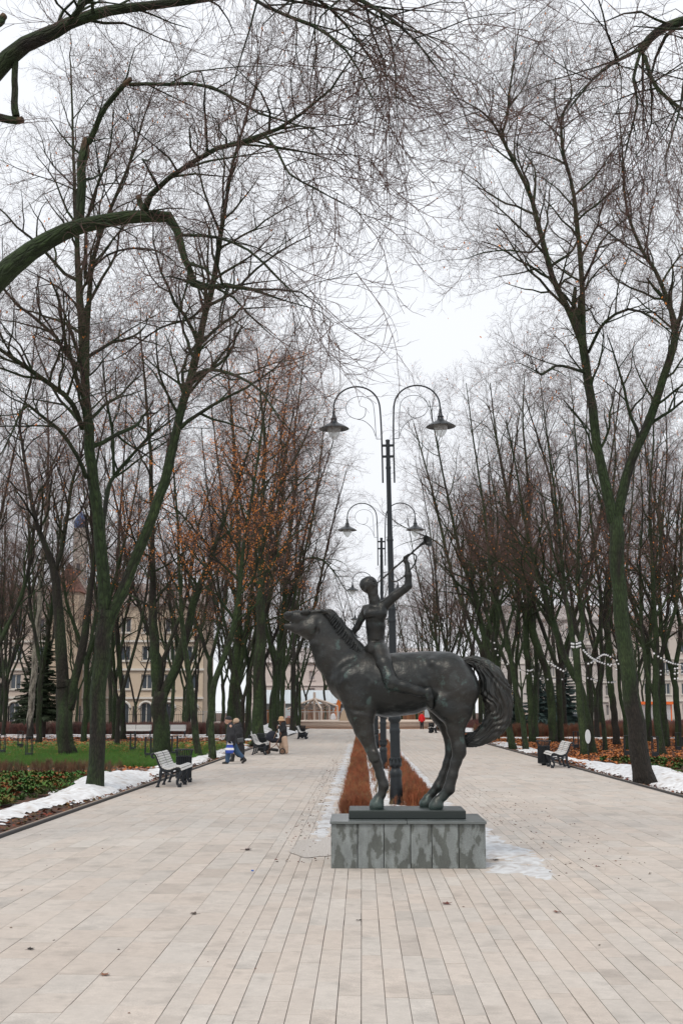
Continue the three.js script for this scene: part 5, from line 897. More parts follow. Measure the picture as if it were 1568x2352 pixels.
// clipped hedges of bare red twigs
const hedgeTwig = (() => { const gb = new GB(), r = R(44); for (let k = 0; k < 12; k++) { const a = r() * 6.28, s = 0.02 + r() * 0.07, L = 0.36 + r() * 0.2; const x = (r() - 0.5) * 0.1, z = (r() - 0.5) * 0.1; const p = [V3(x, 0, z), V3(x + Math.cos(a) * s * 0.5, L * 0.5, z + Math.sin(a) * s * 0.5), V3(x + Math.cos(a + 0.5) * s, L, z + Math.sin(a + 0.5) * s)]; gb.tube(p, [0.004, 0.003, 0.0016], 3, [1, 1, 1], false); for (let q = 0; q < 4; q++) { const f = 0.4 + r() * 0.55, b = p[1].clone().lerp(p[2], (f - 0.4)), e = r() * 6.28; gb.tube([b, b.clone().add(V3(Math.cos(e) * 0.05, 0.06 + r() * 0.05, Math.sin(e) * 0.05))], [0.0026, 0.0013], 3, [1, 1, 1], false); } } const g = gb.geo(); g.deleteAttribute('uv'); g.deleteAttribute('color'); return g; })();
function hedge(label, n, seed, fn, col, h) {
  const g = thing('hedge', label, 'hedge', [0, 0, 0], 0), r = R(seed), m = new THREE.InstancedMesh(hedgeTwig, white, n), M = new THREE.Matrix4(), c = new THREE.Color();
  let X = 0, Zz = 0; const L = []; for (let k = 0; k < n; k++) { const [x, z] = fn(r, k / n); L.push([x, z]); X += x / n; Zz += z / n; }
  g.position.set(X, 0, Zz);
  L.forEach(([x, z], k) => { const s = h * (0.62 + r() * 0.42 + 0.12 * noise(x * 2, z * 0.8)); M.compose(V3(x - X, -0.03, z - Zz), new THREE.Quaternion().setFromEuler(new THREE.Euler((r() - 0.5) * 0.3, r() * 6.28, (r() - 0.5) * 0.3)), V3(s * 1.1, s, s * 1.1)); m.setMatrixAt(k, M); const t = r(); const ye = r() < 0.25 ? 1.7 : 1; m.setColorAt(k, c.setRGB(col[0] * (0.65 + t * 0.8), col[1] * (0.65 + t * 0.7) * ye, col[2] * (0.7 + t * 0.6) * ye)); });
  m.name = 'twigs'; m.userData.kind = 'stuff'; g.add(m); return g;
}
const dense = f => 20.6 + 60 * f * f;
hedge('low clipped hedge of red-brown twigs on the pram side of the lamps', 2600, 51, (r, f) => [-0.32 + r() * 0.44, -dense(f) - 1.4 - r() * 0.2], [0.27, 0.088, 0.038], 0.88);
hedge('low clipped hedge of red-brown twigs on the far bench side of the lamps', 2400, 52, (r, f) => [0.92 + r() * 0.42, -dense(f) - 4.2 - r() * 0.2], [0.27, 0.088, 0.038], 0.88);
hedge('short dry weeds between the two hedges', 70, 53, (r, f) => [0.22 + r() * 0.68, -21 - f * 30], [0.30, 0.12, 0.05], 0.7);
hedge('long bare brown hedge across the grove', 2600, 54, (r, f) => [RX + 1.4 + r() * 28, -92 - r() * 3.5], [0.20, 0.085, 0.05], 1.9);
hedge('bare thorny hedge before the playground snow', 2200, 55, (r, f) => [LX - 2.2 - r() * 22, -100 - r() * 2.5], [0.15, 0.07, 0.06], 2.0);
hedge('bare bushes beyond the snow field by the spruces', 1500, 56, (r, f) => [RX + 2 + r() * 34, -128 - r() * 6], [0.13, 0.05, 0.045], 2.1);
hedge('withered brown perennials along the narrow side path', 420, 57, (r, f) => [LX - 1.9 - r() * 9, -36.5 - r() * 2.6], [0.12, 0.065, 0.035], 0.95);
// ---------- people, pram, bags ----------
const SKIN = std(0.46, 0.27, 0.20, 0.6), BLACK = std(0.016, 0.017, 0.020, 0.85), COAT = std(0.022, 0.023, 0.027, 0.9), JEANS = std(0.035, 0.075, 0.14, 0.9), SHOE = std(0.012, 0.012, 0.013, 0.5), TANHAT = std(0.40, 0.29, 0.21, 0.95), BEIGE = std(0.50, 0.36, 0.27, 0.9), HAIR = std(0.16, 0.065, 0.03, 0.8);
function tracer(foot, conv) {                                    // side-view pixel joints -> metres round the feet
  const [fx, fy] = conv(...foot), b = ground(fx, fy), d = -b.z, u = d / F / (conv(1, 0)[0] - conv(0, 0)[0]) ** -1;
  const X = (zx, zy) => { const [x, y] = conv(zx, zy), p = at(x, y, d); return [p.x - b.x, Math.max(0.0, p.y)]; };
  const U = Math.abs(at(...conv(1, 0), d).x - at(...conv(0, 0), d).x);
  const seg = (a, c, k = 0.02, zs = 1) => { const [ax, ay] = X(a[0], a[1]), [cx, cy] = X(c[0], c[1]); return [ax, ay, a[3] ?? 0, a[2] * U, cx, cy, c[3] ?? 0, c[2] * U, k, zs]; };
  const chain = (pts, k, zs) => pts.slice(1).map((c, i) => seg(pts[i], c, k, zs));
  return { b, d, X, U, seg, chain };
}
const Z5 = (zx, zy) => [zx / 5.12 + 490, zy / 5.12 + 1592.5];
function hand(t, zx, zy, z, dir = 1) {                           // palm, four curled fingers, thumb
  const [x, y] = t.X(zx, zy), q = [[x, y + 0.03, z, 0.026, x, y - 0.03, z, 0.03, 0.01]];
  for (let k = 0; k < 4; k++) { const zz = z - 0.027 + k * 0.018, l = [0.03, 0.038, 0.036, 0.026][k]; q.push([x + dir * 0.005, y - 0.045, zz, 0.0095, x + dir * 0.015, y - 0.05 - l, zz, 0.009, 0.004], [x + dir * 0.015, y - 0.05 - l, zz, 0.009, x + dir * 0.04, y - 0.055 - l, zz, 0.008, 0.004]); }
  q.push([x + dir * 0.015, y, z + 0.02, 0.011, x + dir * 0.04, y - 0.04, z + 0.032, 0.009, 0.006]); return q;
}
function headPrims(t, zx, zy, r, dir, z = 0, tip = 0) {           // skull, jaw, nose, ear
  const [x, y] = t.X(zx, zy), R0 = r * t.U, d = dir; return [[x, y + R0 * 0.2, z, R0 * 0.86, x - d * R0 * 0.2, y + R0 * 0.15, z, R0 * 0.86, 0.02, 0.86], [x + d * R0 * 0.25, y - R0 * 0.3, z, R0 * 0.55, x + d * R0 * 0.5, y - R0 * 0.62, z, R0 * 0.36, 0.03, 0.8], [x + d * R0 * 0.84, y - R0 * 0.02, z, 0.010, x + d * R0 * 1.03, y - R0 * 0.22, z, 0.014, 0.015], [x + d * R0 * 0.78, y - R0 * 0.48, z, 0.012, x + d * R0 * 0.84, y - R0 * 0.5, z, 0.01, 0.012], [x - d * 0.01, y, z + R0 * 0.74, 0.018, x - d * 0.015, y - 0.04, z + R0 * 0.72, 0.012, 0.01], [x - d * 0.01, y, z - R0 * 0.74, 0.018, x - d * 0.015, y - 0.04, z - R0 * 0.72, 0.012, 0.01], [x - d * R0 * 0.15, y - R0 * 0.4, z, R0 * 0.52, x - d * R0 * 0.3, y - R0 * 1.35, z, R0 * 0.5, 0.03]];
}
function eyes(t, zx, zy, r, dir, z, parent, mat) { const [x, y] = t.X(zx, zy), R0 = r * t.U; for (const s of [-1, 1]) { const e = new THREE.SphereGeometry(0.012, 8, 6); e.translate(x + dir * R0 * 0.82, y + R0 * 0.05, z + s * 0.032); mesh('eye', e, mat, parent); } }
{ // man striding, carrying a blue and white bag
  const t = tracer([150, 828], Z5), c = t.chain, g = thing('person', 'person in a black beanie, dark jacket and blue jeans striding with a bag', 'person', [t.b.x, 0, t.b.z], 0, 'people in the park');
  const body = mesh('body', solid([...headPrims(t, 176, 322, 40, -1), ...hand(t, 188, 578, 0.24, -1), ...hand(t, 232, 560, -0.24, -1), ...c([[190, 365, 24], [208, 420, 40], [208, 560, 44]], 0.04), ...c([[206, 575, 38, 0.08], [178, 680, 26, 0.1], [168, 790, 16, 0.1]], 0.03), ...c([[212, 575, 38, -0.08], [272, 688, 26, -0.1], [338, 752, 16, -0.1]], 0.03), ...c([[210, 390, 24, 0.2], [226, 490, 18, 0.25], [192, 568, 12, 0.24]], 0.02), ...c([[210, 390, 24, -0.2], [235, 480, 18, -0.26], [232, 548, 12, -0.25]], 0.02)], 0.011), SKIN, g);
  mesh('jacket', solid([...c([[205, 382, 40], [212, 430, 54], [210, 510, 58], [212, 575, 56]], 0.05, 1.15), ...c([[196, 366, 30], [190, 372, 28]], 0.03), ...c([[208, 394, 33, 0.17], [228, 488, 28, 0.25], [198, 558, 22, 0.245]], 0.04), ...c([[208, 394, 33, -0.17], [236, 480, 28, -0.26], [232, 536, 22, -0.255]], 0.04)], 0.014), COAT, g);
  mesh('trousers', solid([...c([[206, 575, 46, 0.07], [180, 680, 34, 0.1], [170, 796, 25, 0.1]], 0.04), ...c([[212, 575, 46, -0.07], [274, 688, 34, -0.1], [334, 744, 25, -0.1]], 0.04)], 0.013), JEANS, g);
  for (const [p, z] of [[[[172, 800, 20], [160, 812, 18], [118, 818, 12]], 0.1], [[[348, 760, 20], [368, 785, 18], [340, 815, 13]], -0.1]]) mesh('shoe', solid(c(p.map(q => [...q, z]), 0.03), 0.01), SHOE, g);
  const [hx, hy] = t.X(180, 300); const bg = new THREE.SphereGeometry(0.122, 24, 14, 0, 6.283, 0, Math.PI * 0.55); bg.scale(1, 0.95, 0.92); bg.rotateZ(-0.12); bg.translate(hx, hy - 0.01, 0); mesh('beanie', bg, BLACK, g);
  const s = t.X(204, 638), bag = thing('shopping_bag', 'blue carrier bag with white bands held by the striding person', 'bag', [t.b.x + s[0], Math.max(0.02, s[1] - 0.19), t.b.z + 0.27]);
  const shp = (y0, y1, mat, n) => { const w = y => 0.125 + 0.02 * Math.sin(y * 14), gb = new GB(), N = 8; for (let i = 0; i < N; i++) { const a = lerp(y0, y1, i / N), b = lerp(y0, y1, (i + 1) / N); for (const sd of [1, -1]) { const z = q => sd * (0.055 + 0.02 * Math.sin(q * 20)); gb.quad([-w(a) + noise(a * 9) * 0.02, a, z(a) * 0.4], [0, a, z(a)], [0, b, z(b)], [-w(b) + noise(b * 9) * 0.02, b, z(b) * 0.4], [1, 1, 1]); gb.quad([0, a, z(a)], [w(a) + noise(a * 9, 4) * 0.02, a, z(a) * 0.4], [w(b) + noise(b * 9, 4) * 0.02, b, z(b) * 0.4], [0, b, z(b)], [1, 1, 1]); } } const m = mesh(n, gb.geo(), mat, bag); mat.side = THREE.DoubleSide; };
  const bl = std(0.03, 0.075, 0.40, 0.5), wh = std(0.66, 0.66, 0.68, 0.5); shp(0, 0.11, bl, 'blue_panel'); shp(0.11, 0.19, wh, 'white_band'); shp(0.19, 0.30, bl, 'blue_panel'); shp(0.30, 0.34, wh, 'white_band'); mesh('handle', tubeGeo(curve([V3(-0.08, 0.34, 0), V3(-0.03, 0.42, 0), V3(0.03, 0.42, 0), V3(0.08, 0.34, 0)], 12), 0.008, 5), wh, bag);
}
{ // companion in a long black coat with a handbag
  const t = tracer([205, 808], Z5), c = t.chain, oz = 0.75, g = thing('person', 'person in a tan knit hat and long black coat walking beside the striding one', 'person', [t.b.x, 0, t.b.z - oz + 0.35], 0, 'people in the park');
  mesh('body', solid([...headPrims(t, 258, 342, 36, -1), ...c([[270, 380, 24], [275, 430, 38], [275, 560, 42]], 0.04), ...c([[270, 570, 36, 0.07], [240, 680, 24, 0.08], [215, 780, 15, 0.08]], 0.03), ...c([[285, 570, 36, -0.07], [310, 680, 24, -0.08], [330, 760, 15, -0.08]], 0.03), ...hand(t, 298, 560, 0.22, -1)], 0.012), SKIN, g);
  mesh('coat', solid([...c([[268, 388, 42], [276, 440, 54], [280, 540, 58], [292, 640, 60], [300, 700, 58]], 0.05, 1.1), ...c([[272, 398, 32, 0.16], [290, 480, 27, 0.23], [298, 540, 22, 0.22]], 0.04), ...c([[272, 398, 32, -0.16], [290, 480, 27, -0.23], [285, 550, 22, -0.22]], 0.04), ...c([[285, 345, 26], [290, 380, 34]], 0.03)], 0.015), BLACK, g);
  mesh('boots', solid([...c([[225, 720, 24, 0.08], [212, 790, 22, 0.08], [185, 802, 14, 0.08]], 0.03), ...c([[318, 700, 24, -0.08], [332, 765, 20, -0.08], [312, 792, 13, -0.08]], 0.03)], 0.012), SHOE, g);
  const [hx, hy] = t.X(258, 330), bg = new THREE.SphereGeometry(0.128, 24, 14, 0, 6.283, 0, Math.PI * 0.6); bg.translate(hx, hy - 0.005, 0); mesh('knit_hat', bg, TANHAT, g);
  const p = t.X(320, 552), b = thing('handbag', 'dark grey handbag slung at the side of the person in black', 'bag', [t.b.x + p[0], p[1] - 0.1, t.b.z - oz + 0.35 + 0.27]); b.rotation.z = 0.15;
  mesh('bag_body', new RoundedBoxGeometry(0.24, 0.17, 0.09, 3, 0.03).translate(0, 0.1, 0), std(0.05, 0.055, 0.06, 0.5), b); mesh('strap', tubeGeo(curve([V3(-0.10, 0.18, 0), V3(-0.07, 0.4, -0.02), V3(-0.09, 0.62, -0.08), V3(0.02, 0.35, -0.03), V3(0.1, 0.18, 0)], 20), 0.008, 5), SHOE, b);
}
{ // person with a pram
  const t = tracer([835, 716], Z5), c = t.chain, g = thing('person', 'person in a beige bucket hat, black jacket and beige trousers looking at a phone', 'person', [t.b.x, 0, t.b.z], 0, 'people in the park');
  mesh('body', solid([...headPrims(t, 798, 328, 29, -1), ...c([[810, 352, 18], [815, 400, 30], [820, 520, 32]], 0.04), ...c([[835, 530, 30, 0.08], [850, 620, 20, 0.09], [858, 690, 12, 0.09]], 0.03), ...c([[812, 530, 30, -0.08], [802, 620, 20, -0.09], [800, 690, 12, -0.09]], 0.03), ...hand(t, 793, 450, 0.2, -1), ...hand(t, 757, 392, -0.12, -1)], 0.011), SKIN, g);
  mesh('hair', solid([...c([[812, 325, 22], [814, 355, 20]], 0.02), ...c([[790, 335, 9, 0.07], [788, 375, 8, 0.07]], 0.02)], 0.012), HAIR, g);
  mesh('jacket', solid([...c([[815, 360, 30], [820, 410, 42], [822, 480, 45], [824, 518, 44]], 0.05, 1.1), ...c([[818, 362, 25, 0.14], [835, 425, 21, 0.21], [803, 448, 17, 0.2]], 0.04), ...c([[815, 362, 25, -0.14], [805, 425, 21, -0.2], [768, 398, 17, -0.14]], 0.04), ...c([[835, 335, 14], [838, 355, 20]], 0.03)], 0.013), BLACK, g);
  mesh('trousers', solid([...c([[834, 525, 37, 0.07], [850, 620, 30, 0.09], [858, 686, 25, 0.09]], 0.04), ...c([[812, 525, 37, -0.07], [803, 620, 30, -0.09], [805, 688, 25, -0.09]], 0.04)], 0.013), BEIGE, g);
  for (const [x, z] of [[850, 0.09], [800, -0.09]]) mesh('shoe', solid(c([[x + 6, 700, 14, z], [x - 2, 706, 13, z], [x - 22, 710, 9, z]], 0.02), 0.009), std(0.62, 0.58, 0.53, 0.7), g);
  const [hx, hy] = t.X(799, 310), hg = lathe([[0.001, 0.165], [0.07, 0.16], [0.105, 0.12], [0.115, 0.05], [0.122, 0.03], [0.165, -0.02], [0.162, -0.026], [0.115, 0.02], [0.10, 0.03]], 28); hg.translate(hx, hy - 0.02, 0); mesh('bucket_hat', hg, std(0.55, 0.36, 0.21, 0.9), g);
  const [qx, qy] = t.X(748, 382); const ph = thing('phone', 'small phone held by the person in the bucket hat', 'phone', [t.b.x + qx, qy - 0.07, t.b.z - 0.12]); mesh('phone_body', new RoundedBoxGeometry(0.012, 0.15, 0.072, 2, 0.005).translate(0, 0.075, 0), std(0.10, 0.05, 0.07, 0.3), ph); mesh('screen', boxGeo(0.0062, 0.008, -0.032, 0.0075, 0.142, 0.032), std(0.25, 0.2, 0.24, 0.1), ph);
  // pram
  const pb = thing('pram', 'black pram with a tan-piped hood and rose gold frame beside the bench', 'pram', [t.b.x, 0, t.b.z]), X = (a, b, z = 0) => { const q = t.X(a, b); return V3(q[0], q[1], z); }, rose = std(0.30, 0.17, 0.12, 0.3, { metalness: 0.6 }), cloth = std(0.014, 0.016, 0.026, 0.85);
  mesh('carrycot', solid([...c([[640, 525, 26], [700, 545, 34], [765, 560, 24]], 0.06, 1.6).map(q => q)], 0.014), cloth, pb);
  const [ox, oy] = t.X(690, 520), hood = new THREE.SphereGeometry(0.245, 28, 18, 0, Math.PI * 2, 0, Math.PI * 0.5); hood.scale(1.05, 1.2, 0.85); hood.rotateZ(0.12); hood.translate(ox, oy, 0); mesh('hood', hood, cloth, pb);
  const pipe = []; for (let k = 0; k <= 16; k++) { const a = -0.2 + k / 16 * (Math.PI + 0.4); pipe.push(V3(ox + 0.11 + 0.10 * Math.sin(a), oy + 0.02 + 0.27 * Math.sin(a) * 0.98, Math.cos(a) * 0.205)); } mesh('piping', tubeGeo(pipe, 0.008, 5), std(0.5, 0.33, 0.2, 0.7), pb);
  const low = []; for (let k = 0; k <= 20; k++) { const a = Math.PI * 0.5 + (k / 20) * Math.PI; low.push(V3(ox + Math.cos(a) * 0.255, oy + 0.03, Math.sin(a) * 0.21 * (k > 10 ? 1 : 1))); }
  for (const s of [-1, 1]) {
    mesh('frame_tube', tubeGeo([X(803, 468, s * 0.22), X(770, 540, s * 0.22), X(730, 610, s * 0.2), X(650, 660, s * 0.18)], 0.013, 7), rose, pb);
    mesh('frame_tube', tubeGeo([X(742, 590, s * 0.2), X(770, 640, s * 0.21), X(812, 685, s * 0.22)], 0.013, 7), rose, pb);
    mesh('frame_tube', tubeGeo([X(664, 560, s * 0.16), X(664, 640, s * 0.17)], 0.013, 7), rose, pb);
    for (const [wx, wy, wr] of [[815, 684, 36], [640, 693, 27]]) { const w = new THREE.TorusGeometry(wr * t.U * 0.84, wr * t.U * 0.16, 8, 28), m = mesh('wheel', w, SHOE, pb); const p = X(wx, wy, s * 0.25); m.position.copy(p); m.position.y = wr * t.U; const hub = new THREE.TorusGeometry(wr * t.U * 0.55, 0.008, 6, 20); mesh('rim', hub, rose, m); for (let q = 0; q < 5; q++) { const a = q / 5 * 6.283; mesh('spoke', tubeGeo([V3(0, 0, 0), V3(Math.cos(a), Math.sin(a), 0).multiplyScalar(wr * t.U * 0.75)], 0.007, 4), rose, m); } }
  }
  mesh('handle', tubeGeo([X(803, 468, -0.22), X(806, 464, 0), X(803, 468, 0.22)], 0.016, 8), SHOE, pb);
  mesh('basket', solid(c([[655, 655, 16], [750, 668, 18]], 0.03, 1.9), 0.014), SHOE, pb); mesh('axle', tubeGeo([V3(X(815, 684).x, 36 * t.U, -0.25), V3(X(815, 684).x, 36 * t.U, 0.25)], 0.012, 6), SHOE, pb); mesh('axle', tubeGeo([V3(X(640, 693).x, 27 * t.U, -0.25), V3(X(640, 693).x, 27 * t.U, 0.25)], 0.012, 6), SHOE, pb); mesh('bag', new RoundedBoxGeometry(0.26, 0.2, 0.2, 3, 0.05).translate(X(770, 555).x, X(770, 555).y, 0), SHOE, pb);
}
// small far figures
function farPerson(px, d, label, top, legs, hat, o = {}) {
  const p = at(px, 1650, d), g = thing('person', label, 'person', [p.x, 0, -d], o.turn ?? 0, 'people in the park'), k = o.h ? o.h / 1.72 : 1, cell = 0.022;
  const sc = a => a.map(q => q.map((v, i) => i < 8 ? v * k : v));
  mesh('body', solid(sc([[0, 1.6, 0, 0.1, 0, 1.58, 0.02, 0.1, 0.02], [0, 1.45, 0, 0.05, 0, 0.9, 0, 0.13, 0.04], [0.09, 0.9, 0, 0.08, 0.10, 0.08, 0, 0.05, 0.02], [-0.09, 0.9, 0, 0.08, -0.10, 0.08, 0, 0.05, 0.02], [0.27, 0.82, 0.02, 0.035, 0.27, 0.74, 0.03, 0.03, 0.01], [-0.27, 0.82, 0.02, 0.035, -0.27, 0.74, 0.03, 0.03, 0.01]]), cell), SKIN, g);
  mesh('jacket', solid(sc([[0, 1.38, 0, 0.15, 0, 0.88, 0, 0.2, 0.05], [0.15, 1.38, 0, 0.085, 0.26, 1.1, -0.02, 0.075, 0.03], [0.26, 1.1, -0.02, 0.075, 0.27, 0.86, 0.03, 0.06, 0.03], [-0.15, 1.38, 0, 0.085, -0.26, 1.1, -0.02, 0.075, 0.03], [-0.26, 1.1, -0.02, 0.075, -0.27, 0.86, 0.03, 0.06, 0.03], ...(o.hood ? [[0, 1.6, -0.03, 0.135, 0, 1.45, -0.04, 0.12, 0.05]] : [])]), cell), std(...top, 0.85), g);
  mesh('trousers', solid(sc([[0.09, 0.88, 0, 0.11, 0.10, 0.1, 0, 0.07, 0.02], [-0.09, 0.88, 0, 0.11, -0.10, 0.1, 0, 0.07, 0.02]]), cell), std(...legs, 0.9), g);
  for (const s of [-1, 1]) mesh('shoe', solid(sc([[s * 0.1, 0.05, -0.03, 0.05, s * 0.1, 0.045, 0.12, 0.042, 0.02]]), cell * 0.7), SHOE, g);
  if (hat) { const q = new THREE.SphereGeometry(0.122 * k, 16, 10, 0, 6.283, 0, Math.PI * 0.52); q.translate(0, 1.62 * k, 0); mesh('hat', q, std(...hat, 0.9), g); }
}
farPerson(968, 126, 'person in a bright red jacket walking away toward the basin', [0.62, 0.012, 0.016], [0.02, 0.02, 0.024], [0.015, 0.015, 0.017], { turn: Math.PI, h: 1.7 });
farPerson(1105, 142, 'person in a white hooded puffer jacket beyond the grove', [0.62, 0.63, 0.66], [0.08, 0.1, 0.16], null, { hood: 1 });
farPerson(1206, 142, 'person in a long beige coat, the nearer one of the pair by the spruces', [0.50, 0.40, 0.33], [0.4, 0.32, 0.27], [0.3, 0.24, 0.2]);
farPerson(1213, 144.5, 'person in a pale pink coat beside the one in beige', [0.56, 0.44, 0.38], [0.45, 0.36, 0.3], [0.45, 0.36, 0.3]);
farPerson(554, 122, 'child in a turquoise hooded suit on the snow', [0.02, 0.36, 0.38], [0.02, 0.3, 0.33], null, { hood: 1, h: 1.2 });
farPerson(765, 148, 'person in a white top and dark hat at the climbing frame', [0.6, 0.6, 0.62], [0.03, 0.03, 0.035], [0.02, 0.02, 0.022]);
// ---------- basin, playground, pavilions, fence, far buildings, vehicles ----------
{
  const c = V3(at(872, 1668, 137).x, 0, -138.5), Rb = 9.6;
  const g = thing('round_basin', 'wide cream round basin wall at the end of the promenade', 'fountain basin', [c.x, 0, c.z]);
  mesh('wall', lathe([[Rb - 0.5, 0], [Rb, 0], [Rb, 0.58], [Rb + 0.06, 0.60], [Rb + 0.12, 0.66], [Rb + 0.12, 0.76], [Rb + 0.05, 0.80], [Rb - 0.5, 0.80], [Rb - 0.5, 0.0]], 72), std(0.56, 0.47, 0.40, 0.8), g);
  mesh('plinth', lathe([[Rb + 0.02, 0], [Rb + 0.3, 0], [Rb + 0.3, 0.08], [Rb + 0.02, 0.08]], 72), std(0.36, 0.19, 0.11, 0.85), g);
  mesh('floor', (() => { const q = new THREE.CircleGeometry(Rb - 0.5, 48); q.rotateX(-Math.PI / 2); q.translate(0, 0.3, 0); return q; })(), std(0.4, 0.38, 0.36, 0.9), g);
  const w = std(0.50, 0.38, 0.27, 0.8);
  const t = thing('wooden_frame', 'pale wooden A-shaped frame standing on the basin', 'frame', [at(795, 1650, 137).x, 0.302, -137.2]);
  mesh('panel', (() => { const s = new THREE.Shape([[-0.9, 0], [0.9, 0], [0.9, 1.0], [0.1, 2.2], [-0.5, 1.4]].map(q => new THREE.Vector2(...q))); const e = new THREE.ExtrudeGeometry(s, { depth: 0.12, bevelEnabled: false }); return e; })(), w, t);
}
{ // rope climbing frame of rough logs
  const d = 152, b = at(722, 1650, d), g = thing('climbing_frame', 'log-built rope climbing pyramid in the playground', 'climbing frame', [b.x, 0, -d]);
  const P = (x, y, z = 0) => { const p = at(x, y, d - z); return V3(p.x - b.x, p.y, z); };
  const log = std(0.44, 0.37, 0.32, 0.9), rope = std(0.26, 0.19, 0.15, 0.9);
  const L = (a, c, r) => mesh('log', tubeGeo([a, a.clone().lerp(c, 0.5).add(V3(0, 0.05, 0)), c], r, 8), log, g);
  const apex = P(722, 1605);
  L(P(722, 1667).setY(0), P(722, 1590), 0.16); const ends = [P(660, 1629, 1), P(775, 1622, 1), P(738, 1628, 3.5), P(700, 1626, -3.5), P(756, 1622, -2)];
  for (const e of ends) L(apex, e, 0.12);
  L(V3(P(666, 0).x, 0, 1), P(652, 1610, 1), 0.16); for (const e of ends.slice(1)) L(V3(e.x, 0, e.z), e, 0.12);
  const r = R(6); for (let k = 0; k < 46; k++) { const e = ends[k % 5], f = ends[(k + 1 + Math.floor(r() * 2)) % 5], t = 0.15 + r() * 0.85, a = apex.clone().lerp(e, t), c = r() < 0.5 ? apex.clone().lerp(f, t) : V3(lerp(e.x, 0, r()), 0.1, lerp(e.z, 0, r())); a.y -= r() * 0.8; if (a.y < 0.2) a.y = 0.2; mesh('rope', tubeGeo([a, a.clone().lerp(c, 0.5).add(V3(0, -0.15, 0)), c], 0.022, 4), rope, g); }
  const s = thing('play_table', 'red round table standing in the playground', 'play equipment', [at(671, 1640, 148).x, 0, -148]); mesh('top', lathe([[0.001, 1.05], [0.6, 1.05], [0.62, 1.1], [0.6, 1.15], [0.001, 1.15]], 20), std(0.5, 0.03, 0.03, 0.5), s); mesh('post', tubeGeo([V3(0, 0, 0), V3(0, 1.05, 0)], 0.09, 8), std(0.45, 0.46, 0.47), s);
}
function pavilion(x0, x1, d, label, roofY, accent) {
  const g = thing('pavilion', label, 'pavilion', [(x0 + x1) / 2, 0, -d]), w = (x1 - x0) / 2, dep = 7;
  const dark = std(0.115, 0.125, 0.13, 0.7), wood = [std(0.20, 0.085, 0.04, 0.8), std(0.16, 0.066, 0.033, 0.8), std(0.24, 0.105, 0.05, 0.8)];
  mesh('wall', boxGeo(-w, 0, -dep, w, 2.7, 0), dark, g);
  const n = Math.round(w * 2 / 0.35); for (let k = 0; k < n; k++) mesh('plank', boxGeo(-w + k * 2 * w / n + 0.02, 0.1, 0.0, -w + (k + 1) * 2 * w / n - 0.01, 1.95, 0.05 + (k % 2) * 0.01), wood[k % 3], g);
  const rm = std(0.52, 0.57, 0.60, 0.4, { metalness: 0.2 });
  const rg = new THREE.BufferGeometry(); rg.copy(boxGeo(-w - 0.3, 0, 0, w + 0.3, 0.12, Math.hypot(dep * 0.55, 1.8))); const m = mesh('roof', rg, rm, g); m.position.set(0, 2.72 + 1.75, -dep * 0.55 + 0.1); m.rotation.x = Math.atan2(1.8, dep * 0.55);
  const ns = Math.round(w * 2 / 0.6); for (let k = 0; k <= ns; k++) { const s = mesh('seam', boxGeo(-w - 0.28 + k * (2 * w + 0.5) / ns, 0.12, 0, -w - 0.25 + k * (2 * w + 0.5) / ns, 0.17, Math.hypot(dep * 0.55, 1.8)), rm, m); }
  mesh('rear_roof', (() => { const q = boxGeo(-w - 0.3, 0, -Math.hypot(dep * 0.45, 1.8), w + 0.3, 0.12, 0); return q; })(), rm, g).position.set(0, 4.45, -dep * 0.55 + 0.05); g.children.at(-1).rotation.x = -Math.atan2(1.8, dep * 0.5);
  if (accent) mesh('orange_fin', (() => { const s = new THREE.Shape([[0, 0], [0.8, 0], [1.6, 3.6], [1.1, 3.8]].map(q => new THREE.Vector2(...q))); const e = new THREE.ExtrudeGeometry(s, { depth: 0.25, bevelEnabled: false }); e.translate(w - 2.4, 0, 0.3); return e; })(), std(0.62, 0.17, 0.03, 0.6), g);
  for (let k = 0; k < 2; k++) { mesh('window', boxGeo(w * 0.35 + k * 1.1, 0.9, 0.055, w * 0.35 + k * 1.1 + 0.9, 2.2, 0.08), std(0.5, 0.56, 0.6, 0.1), g); }
}
{ const a = at(600, 1620, 165), b = at(676, 1620, 165), c = at(690, 1620, 168), d = at(800, 1620, 168), e = at(905, 1620, 172), f = at(1010, 1620, 172);
  pavilion(a.x, b.x, 165, 'grey playground pavilion with timber cladding under a pale metal roof', 3); pavilion(c.x, d.x, 168, 'second metal-roofed pavilion with a slanting orange fin', 3, 1); pavilion(e.x, f.x, 174, 'long low pavilion behind the basin, across from the playground', 3); }
{ // mesh fence panels in front of the pavilions
  const d = 143, gm = std(0.40, 0.42, 0.43, 0.5, { metalness: 0.3 }), dk = std(0.03, 0.03, 0.032, 0.6);
  const f = thing('mesh_fence', 'grey wire-mesh fence along the playground', 'fence', [at(600, 1640, d).x, 0, -d]);
  for (let k = -4; k < 6; k++) { const x = k * 2.2; mesh('post', boxGeo(x - 0.04, 0, -0.04, x + 0.04, 1.75, 0.04), gm, f); mesh('rail', boxGeo(x + 0.042, 1.68, -0.02, x + 2.158, 1.74, 0.02), gm, f); for (let q = 1; q < 10; q++) mesh('wire', boxGeo(x + q * 0.22 - 0.008, 0.1, -0.008, x + q * 0.22 + 0.008, 1.68, 0.008), gm, f); }
}
